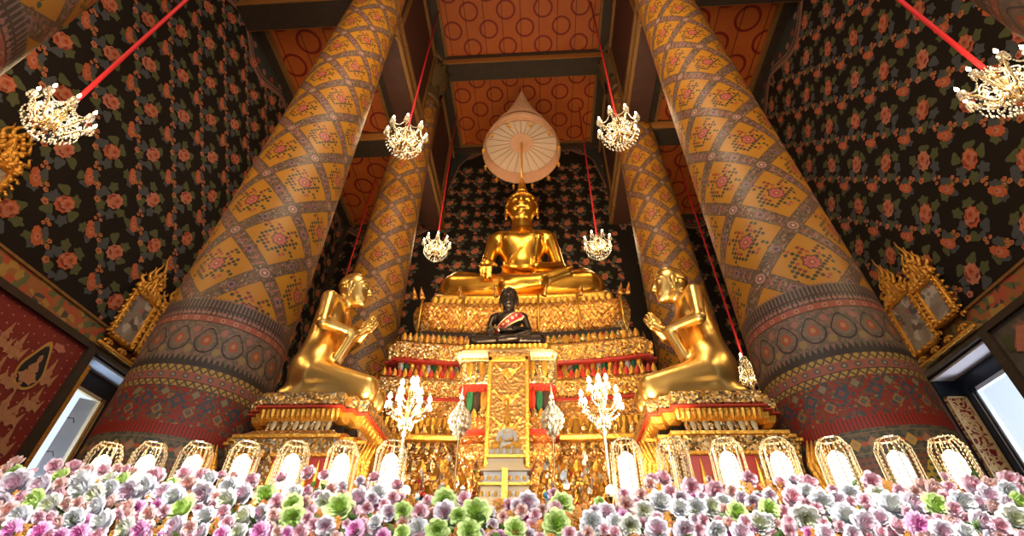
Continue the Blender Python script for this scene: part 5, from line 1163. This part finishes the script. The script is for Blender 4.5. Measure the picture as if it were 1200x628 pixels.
FL = """A-2540,2489,1810,36 A-2490,2423,1751,28 G-2379,2378,1711,41 P-2298,2383,1715,30 L-2243,2294,1637,61 L-2098,2279,1623,48 G-1963,2170,1526,44 C-1852,2141,1501,46 W-1897,2079,1445,42 A-2002,2117,1479,34 M-1827,2008,1382,34 M-1699,2008,1382,34 P-2257,2445,1770,35 P-2146,2444,1770,38 G-2116,2366,1700,40 W-1985,2344,1681,46 W-1858,2255,1601,53 A-2018,2298,1640,32 C-1733,2209,1561,45 W-1631,2137,1497,37 W-1639,2068,1436,36 W-1498,2051,1420,46 C-1355,2016,1389,39 M-1521,1996,1371,31 G-1745,2327,1666,36 C-1823,2338,1675,39 W-1714,2254,1601,37 L-1601,2236,1584,46 A-1790,2154,1512,26 A-1752,2166,1523,23 A-1609,2170,1526,26 A-1501,2150,1508,26 A-1673,2043,1413,24 P-2072,2201,1553,27 P-1803,2079,1445,22 A-2015,2398,1729,34 P-1943,2408,1738,31 A-1878,2419,1748,27 P-1821,2408,1737,24 P-1470,2087,1452,22 P-1604,2347,1684,49 A-1772,2396,1727,27 P-1480,2378,1711,36 P-1383,2367,1701,36 L-1428,2226,1576,45 W-1562,2263,1609,50 G-1244,2133,1494,48 W-1356,2208,1560,39 L-1231,2217,1568,48 W-1302,2320,1660,41 A-1371,2291,1634,38 C-1091,2182,1537,38 L-1053,2225,1575,39 W-1155,2267,1612,40 C-929,2081,1447,41 W-1087,2080,1446,35 L-1167,2030,1402,40 A-1095,2024,1396,24 P-1157,2126,1487,23 P-1034,2107,1470,25 P-1297,2114,1476,22 A-1354,2102,1466,28 M-1292,2010,1384,31 M-946,1998,1373,26 M-806,2011,1385,31 L-874,2103,1466,33 P-968,2052,1421,24 L-1032,2004,1379,28 C-883,2005,1379,28 P-1087,2319,1659,32 P-1278,2366,1701,23 A-1207,2355,1691,26 G-1457,2291,1634,31 A-1153,2204,1556,21 G-937,2216,1567,42 W-821,2229,1579,36 G-768,2149,1508,37 G-715,2074,1441,40 P-853,2174,1530,29 G-556,2138,1497,48 C-631,2157,1515,40 L-500,2190,1544,43 W-436,2237,1586,30 P-853,2380,1713,33 P-759,2363,1698,26 P-961,2344,1681,29 P-505,2347,1683,29 L-556,2312,1652,22 L-623,2279,1623,21 P-635,2005,1380,26 A-724,2005,1380,20 L-552,2032,1404,31 M-432,2019,1392,33 P-652,2074,1441,21 P-604,2042,1413,24 A-806,2092,1457,25 A-721,2166,1522,23 P-667,2118,1480,19 P-763,2243,1591,21 P-438,2134,1494,22 P-374,2157,1515,20 L-332,2111,1474,27 L-441,2190,1544,23 W-370,2060,1429,24 P-475,2046,1416,16 P-416,2057,1425,16 M-683,1999,1374,20 P-368,2287,1630,24 P-353,2198,1551,23 G-279,2111,1474,33 P-207,2111,1474,30 P-196,2182,1536,20 G-119,2173,1529,40 L-101,2104,1467,38 W-187,2027,1399,33 G-106,2014,1387,35 G-41,2089,1454,29 G22,2111,1474,49 G16,2014,1388,35 P-41,2194,1547,26 G-242,2007,1381,25 G190,2028,1400,33 L191,2149,1508,25 L232,2161,1518,39 A209,2119,1481,24 P266,2097,1461,21 G348,2048,1418,44 G379,2157,1515,39 P350,2134,1494,24 A296,2126,1487,19 W484,2055,1424,38 L551,2112,1474,32 W575,2056,1424,31 C626,2036,1407,35 A637,2153,1511,30 P645,2218,1569,23 A717,2213,1565,23 P682,2157,1515,19 C700,2119,1481,32 P677,2049,1419,20 G534,2165,1522,22 L504,2119,1481,19 P524,2022,1395,18 P561,2010,1384,20 P392,2003,1378,22 A462,2006,1381,20 P343,2223,1573,20 P409,2189,1543,14 P853,2330,1668,37 P796,2320,1660,27 A776,2283,1627,24 W785,2173,1528,39 W850,2138,1498,32 W914,2134,1494,35 C978,2142,1501,35 W1036,2172,1528,27 P949,2260,1606,35 P1039,2238,1587,34 L965,2201,1553,20 G1062,2112,1475,34 P1228,2318,1658,36 L1125,2192,1546,25 L1154,2165,1521,27 G1199,2134,1494,32 L1248,2204,1557,25 C1111,2050,1420,38 W1141,2050,1420,30 A1018,2127,1488,21 A1000,2053,1422,25 P914,2070,1437,20 P966,2063,1431,18 P873,2024,1396,22 L722,2023,1396,37 L824,2017,1390,35 W935,2011,1385,32 L1024,2012,1385,32 P1061,2057,1425,23 P742,2083,1449,18 L874,2193,1546,25 A1049,2314,1655,15 A1108,2238,1586,23 L1195,2196,1549,22 L1417,2313,1653,24 P1349,2290,1633,26 P1465,2285,1628,41 P1335,2196,1549,36 W1416,2229,1578,34 W1423,2157,1514,43 C1295,2071,1438,46 W1461,2092,1456,41 L1499,2180,1535,30 W1578,2212,1563,33 P1606,2180,1535,22 P1741,2298,1639,35 C1683,2204,1556,39 W1684,2149,1508,48 L1500,2051,1421,40 L1572,2078,1444,33 P1544,2172,1528,19 P1358,2157,1514,22 P1382,2134,1494,21 A1168,2047,1417,22 P1228,2064,1432,20 P1197,2018,1391,22 P1346,2057,1426,20 P1395,2041,1412,17 L1320,2007,1381,27 P1517,2013,1387,19 P1608,2045,1415,25 P1796,2236,1585,22 P1528,2237,1586,20 A1467,2229,1578,20 L1414,2007,1381,24 A1954,2253,1600,31 A1933,2279,1623,26 P2026,2261,1607,23 G1855,2149,1508,40 W1972,2164,1521,40 L2120,2203,1555,38 L1776,2157,1514,43 P2140,2278,1622,34 A2208,2278,1622,26 A2232,2269,1614,23 P2330,2313,1653,35 P2369,2313,1653,29 L1923,2059,1427,39 P1900,2131,1491,26 A1812,2065,1433,22 C2061,2079,1445,42 P1960,2040,1410,29 A2061,2142,1501,23 L2139,2164,1521,26 L2033,2164,1521,29 G2193,2172,1528,29 M1685,2045,1415,37 P1734,2058,1427,22 P1930,2195,1549,19 L1733,2014,1388,34 W1813,2014,1388,29 P1702,2106,1469,21 W2233,2235,1584,33 P2291,2252,1599,22 P1818,2049,1418,15 P2090,2338,1675,18 P1788,2078,1445,18 P-1971,2274,1583,31 L1405,2101,1430,20 A-616,2278,1587,24 O-451,2023,1360,19 A-685,2311,1617,25 O-1311,2251,1563,23 O-1836,2078,1410,22 O-975,2212,1529,28 O803,2103,1431,25 L-715,2262,1573,23 A-269,2108,1436,22 O-1493,2227,1542,24 P-1119,2023,1361,24 O1183,2040,1375,18 L897,2121,1447,24 O424,2088,1419,22 M-1616,2026,1363,27 P786,2044,1379,25 O425,2140,1465,25 L-1507,2268,1578,24 A-1845,2062,1395,19 O74,2059,1392,21 P1819,2170,1491,22 P285,2029,1366,20 P253,2087,1418,24 O-1402,2025,1362,25 A1666,2040,1376,17 O767,2268,1578,22 L893,2035,1371,18 O-1919,2384,1681,25 A-538,2325,1628,26 O1967,2149,1472,21 M990,2047,1382,19 M-1195,2020,1358,23 A105,2033,1370,22 M1077,2053,1387,24 P-1410,2130,1455,25 O2249,2188,1507,19 P-1484,2019,1357,19 O1867,2041,1376,17 A-2477,2390,1686,32 P-1658,2024,1361,26 A1850,2275,1584,22 P-371,2137,1462,21 O284,2077,1408,21 L-2283,2276,1585,28 P2018,2037,1373,23 M133,2037,1373,18 O-305,2063,1396,24 A-1915,2141,1465,23 A2016,2058,1392,17 L1782,2042,1377,23 O-38,2066,1399,20 A2317,2249,1561,25 L-2214,2213,1529,22 L-366,2066,1399,25 M228,2136,1461,21 P856,2278,1587,30 O-530,2080,1411,26 P1146,2041,1377,22 O-1054,2219,1535,26 O1365,2036,1372,22 L95,2097,1426,19 P-1138,2196,1514,25 O-932,2289,1597,22 O1304,2230,1544,25 A-584,2042,1377,24 L239,2041,1377,22 O-1052,2086,1417,23 L438,2034,1370,22 O1165,2173,1493,20 O2105,2317,1622,22 O1456,2163,1485,20 P-1801,2124,1450,26 L-2074,2133,1458,21 O-616,2140,1464,27 P-503,2161,1483,28 O-249,2132,1457,20 O658,2138,1462,20 O1292,2034,1370,19 O1199,2298,1605,26 A1941,2044,1379,18 O1570,2176,1496,20 A-793,2070,1402,23 O581,2030,1367,23 O-574,2309,1614,22 M-1629,2117,1444,22 O-1321,2119,1446,25 O1242,2049,1383,25 A1698,2039,1375,22 P-767,2096,1426,23 O-150,2043,1378,24 O1296,2311,1617,25 O647,2033,1370,21 P-331,2241,1555,22 P-2199,2399,1695,33 P1008,2299,1606,23 P1602,2173,1494,23 P1585,2062,1395,22 O-2163,2246,1559,23 O1619,2043,1378,19 O341,2026,1363,22 O1303,2168,1489,22 L-2178,2230,1544,28 O177,2135,1460,21 O485,2202,1519,25 P-1465,2032,1368,27 O116,2184,1504,28 L-857,2035,1371,21 M622,2135,1460,24 O2107,2293,1601,24 L73,2163,1485,21 A2127,2110,1438,20 A1894,2285,1593,24 O536,2041,1377,20 O-1888,2034,1370,26 L2132,2276,1585,21 O296,2137,1462,20 O-891,2110,1438,22 P681,2058,1392,18 O-909,2204,1522,24 O-1777,2017,1355,25 O-1174,2141,1466,23 A-166,2155,1478,23 A-1970,2092,1422,23 M-323,2036,1372,24 A140,2093,1423,19 P-1154,2019,1357,25 O-2566,2458,1747,29 A-1318,2088,1418,20 O-63,2031,1368,18 O807,2164,1486,20 P151,2201,1519,24 P2011,2261,1572,22 A-499,2022,1359,25 A2406,2311,1617,20 O2103,2074,1406,21 A-681,2097,1426,20 O-1252,2070,1402,23 P-2236,2350,1652,24 A-2041,2198,1516,24 O396,2118,1445,20 A-2139,2188,1507,24 L52,2038,1374,22 O-2355,2337,1640,29 P-1067,2022,1359,23 L-2048,2291,1599,23 O203,2027,1364,25 O-609,2031,1368,20 A-1727,2187,1506,25 O-303,2122,1448,21 M-421,2211,1528,21 A-1479,2143,1467,28 O1795,2294,1601,29 A2198,2174,1495,19 M-56,2197,1515,26 A-1558,2185,1504,23 O-295,2216,1532,21 P599,2163,1485,22 A-1913,2266,1577,26 A2078,2151,1474,21 O445,2190,1509,27 O-1610,2174,1494,24 A-1940,2044,1379,20 O-439,2141,1466,23 A1996,2065,1398,18 A134,2141,1465,21 O1108,2051,1386,18 M947,2248,1560,24 O-1472,2089,1419,22 P-1259,2030,1366,21 O-1639,2244,1557,28 A-1064,2125,1451,27 M-1482,2184,1504,29 A-818,2178,1498,24 P1917,2127,1453,20 M-1411,2202,1520,25 O1408,2054,1388,21 P925,2084,1415,19 P1267,2166,1487,25 A-70,2110,1438,20 O1127,2166,1487,21 M1284,2057,1391,25 A1100,2299,1605,22 P-1490,2379,1677,24 M-745,2026,1364,19 P1484,2048,1383,19 L1904,2042,1377,19 P-2137,2433,1725,26 O1338,2281,1590,25 P-174,2023,1361,24 O752,2031,1368,19 A-403,2066,1399,19 M-1998,2086,1417,23"""
ents = []
for e in FL.split():
    x, y, z, r = [int(q) / 1000 for q in e[1:].split(',')]; ents.append([e[0], x, y, z, r])
def zone(x):
    if -.5 < x < -.2: return 'left of the tiny white statue'
    if -.2 <= x <= .3: return 'before the white statue stand'
    if .3 < x < .68: return 'right of the white statue stand'
    ks = min(range(14), key=lambda i: abs(LX[i] * 2.25 / 2.9 + .07 - x)); return 'below the %s lantern%s' % (ORD[ks], '' if ks in (0, 13) else ' from the left')
def rowname(z): return 'back row' if z > 1.62 else 'upper rows' if z > 1.54 else 'middle rows' if z > 1.46 else 'front rows'
grp = {}
for i, e in enumerate(ents): grp.setdefault((e[0], rowname(e[3]), zone(e[1])), []).append(i)
NUM = ['leftmost', 'second from left', 'third from left', 'fourth from left', 'fifth from left', 'sixth from left', 'seventh from left']
PLUR = {'white peony': 'white peonies', 'cream peony': 'cream peonies', 'lilac peony': 'lilac peonies', 'green flower': 'green flowers', 'pink rose': 'pink roses', 'peach rose': 'peach roses', 'magenta flower': 'magenta flowers', 'orange sprig': 'orange sprigs'}
labels = {}
for (c, rw, zn), ids in grp.items():
    ids.sort(key=lambda i: ents[i][1]); n = len(ids)
    for q, i in enumerate(ids):
        if n == 1: labels[i] = '%s in the %s %s' % (KIND[c][2], rw, zn)
        else: labels[i] = '%s of %s in the %s %s' % ('rightmost' if q == n - 1 else NUM[q], PLUR[KIND[c][2]], rw, zn.replace(' from the left', ''))
nrm = Vector((0, -.97, .0)).normalized()
for i, (c, x, y, z, r) in enumerate(ents):
    nm, lay, kn = KIND[c]
    o = bpy.data.objects.new(nm, flower_mesh(c, i % 3)); COL.objects.link(o)
    d = (nrm + Vector((rnd.uniform(-.3, .3), rnd.uniform(-.25, .25), rnd.uniform(-.3, .3)))).normalized()
    if z > 1.66: d = (d + Vector((0, 0, .25))).normalized()
    q = d.to_track_quat('Z', 'Y'); o.rotation_mode = 'QUATERNION'; o.rotation_quaternion = q @ Matrix.Rotation(rnd.uniform(0, 6.28), 4, 'Z').to_quaternion()
    s = r * (1.38 if z < 1.64 else 1.22); o.location = Vector((x, y, z)) - d * s * .35; o.scale = (s, s, s * (1.0 if c != 'O' else .8))
    tag(o, labels[i], 'flower', {'W': 'white peonies in the flower bank', 'C': 'cream peonies in the flower bank', 'L': 'lilac peonies in the flower bank', 'G': 'green flowers in the flower bank', 'P': 'pink roses in the flower bank', 'A': 'peach roses in the flower bank', 'M': 'magenta flowers in the flower bank', 'O': 'orange sprigs in the flower bank'}[c])
# the stand that carries them and the leaves between them
stand = MB(); prof = [(1.72, 0), (1.72, 1.02), (2.02, 1.30), (2.36, 1.58), (2.5, 1.58), (2.5, 0)]
MOSS = mottle(material('moss_foam', (.035, .05, .02), .9), (.02, .03, .012), (.06, .075, .03), 20)
def topz(x): return float(np.interp(x, [-2.9, -.75, -.55, -.15, .6, .75, .95, 2.9], [0, -.02, -.1, -.12, -.12, -.1, -.03, 0]))
rings = [[(x, y, z + (topz(x) if z > 1.4 else 0)) for y, z in prof] for x in [-2.95 + .1 * k for k in range(60)]]
stand.loft(rings, MOSS); fs = tag(stand.build('flower_stand', None), 'long stepped stand of dark moss that holds the flower bank', 'stand')
fol = MB()
for k in range(900):
    x = rnd.uniform(-2.9, 2.9); f = rnd.random(); y = 1.98 + .43 * f; z = 1.30 + .36 * f + topz(x) * (f > .5) + rnd.uniform(-.03, .03)
    L = rnd.uniform(.03, .06); a = rnd.uniform(0, 6.28); el = rnd.uniform(-.2, 1.0); dv = Vector((math.cos(a) * math.cos(el), -abs(math.sin(a)) * math.cos(el), math.sin(el))); sd = dv.cross(Vector((.2, .9, .3))).normalized(); P0 = Vector((x, y, z))
    up_ = sd.cross(dv)
    fol.loft([[tuple(P0 + dv * L * q - sd * w * L + up_ * .1 * L * q * (1 - q)), tuple(P0 + dv * L * q - up_ * .12 * L * math.sin(PI * q)), tuple(P0 + dv * L * q + sd * w * L + up_ * .1 * L)] for q, w in ((0, .03), (.3, .24), (.6, .26), (.85, .13), (1, .01))], LEAF, cap=False, closed=False)
tag(fol.build('foliage', None, None, True), 'small green leaves between the flowers of the bank', 'leaves', None, 'stuff')

for o_ in bpy.data.objects:                                          # beads, drops and petals nobody would count
    if o_.type == 'MESH' and o_.name.split('.')[0] in ('bead_curtain', 'crystal_drop', 'bottom_drop', 'bead_strand', 'crystal_collar', 'gilt_leaf', 'flame_cresting', 'hanging_fringe', 'glass_petal_row', 'gold_petal_row'): o_['kind'] = 'stuff'
# ------------------------------------------------------------------ light, camera, view
def area(loc, target, power, size, col, sy=None, spread=180):
    l = bpy.data.lights.new('fill_or_daylight', 'AREA'); l.energy = power; l.color = col; l.size = size
    l.spread = R(spread)
    if sy: l.shape = 'RECTANGLE'; l.size_y = sy
    o = bpy.data.objects.new('fill_or_daylight', l); o.location = loc; o.rotation_euler = (Vector(target) - Vector(loc)).to_track_quat('-Z', 'Y').to_euler(); COL.objects.link(o); return o
WARM = (1., .74, .45)
area((0, .6, 9.5), (0, 7.5, 6), 340, 2.5, WARM)            # added overhead fill light, no chandelier hangs here
area((-.85, 3.15, 2.1), (-.3, 7.6, 8), 60, .5, WARM, None, 75)          # unseen uplights, added to brighten the large statue
area((.95, 3.15, 2.1), (.3, 7.6, 8), 60, .5, WARM, None, 75)
area((0, 4.3, 2.2), (0, 7.4, 8), 60, .6, WARM)
lamp((-4.3, .4, 6), 100, .4); lamp((4.3, .4, 6), 100, .4)  # added point lights high over the aisles, no fixture there
area((0, -1.4, 2.6), (0, 2.6, 1.7), 40, 3.0, (1, .95, .9), 1.6)   # added front fill for the flowers, standing in for daylight behind the camera
area((-1.3, -.1, 3.3), (-1.3, 2.2, 1.3), 28, 1.6, (1, .97, .94), .8, 60); area((1.5, -.1, 3.3), (1.5, 2.2, 1.3), 28, 1.6, (1, .97, .94), .8, 60)   # added fill lights that brighten the flower bank
area((-6.5, 5.98, 2.2), (-5.9, 5.98, 4.2), 40, .5, (.75, .87, 1.)); area((6.5, 5.98, 2.2), (5.9, 5.98, 4.2), 40, .5, (.8, .88, 1.))
area((-7.6, 5.6, 3.4), (-5.5, 6.0, 2.4), 80, 1.0, (.75, .87, 1.)); area((7.6, 5.6, 3.4), (4.0, 4.6, 2.2), 160, 1.0, (.7, .86, 1.))   # daylight at the windows
w = bpy.data.worlds.new('hall_surroundings'); SC.world = w; w.use_nodes = True
nt = w.node_tree; bg = nt.nodes['Background']; tc = nt.nodes.new('ShaderNodeTexCoord'); sx = nt.nodes.new('ShaderNodeSeparateXYZ'); nt.links.new(tc.outputs['Generated'], sx.inputs[0])
class W_: node_tree = nt
g = G(W_); X_, Y_, Z_ = [E(g, sx.outputs[i]) for i in range(3)]
side = (X_.abs() - .45) * 4.0; side = side.max(0.).min(1.)
sky = g.mix(Z_.max(0.).min(1.), (2.3, 2.45, 2.7), (1.2, 1.6, 2.4))
g.put(bg.inputs['Color'], g.mix(side, (.58, .45, .33), sky)); bg.inputs['Strength'].default_value = .55
cam = bpy.data.cameras.new('camera'); co = bpy.data.objects.new('camera', cam); COL.objects.link(co); SC.camera = co
cam.sensor_width = 36; cam.sensor_fit = 'HORIZONTAL'; cam.lens = 559.58 / 1200 * 36; cam.clip_start = .05; cam.clip_end = 200
rt, up, fw = Vector((.9983, .0576, .0135)), Vector((.0264, -.6386, .7691)), Vector((-.0529, .7674, .6390))
rt.normalize(); up = (up - rt * up.dot(rt)).normalized(); fw = up.cross(rt)
co.matrix_world = Matrix(((rt.x, up.x, -fw.x, .3), (rt.y, up.y, -fw.y, 0), (rt.z, up.z, -fw.z, 1.0), (0, 0, 0, 1)))
SC.view_settings.view_transform = 'Standard'; SC.view_settings.look = 'None'; SC.view_settings.gamma = 1; SC.view_settings.use_curve_mapping = False; SC.view_settings.exposure = 0.0
SC.cycles.use_denoising = True; SC.cycles.max_bounces = 6; SC.cycles.diffuse_bounces = 3; SC.cycles.glossy_bounces = 4; SC.cycles.transmission_bounces = 4; SC.cycles.sample_clamp_indirect = 6; SC.cycles.caustics_reflective = False; SC.cycles.caustics_refractive = False
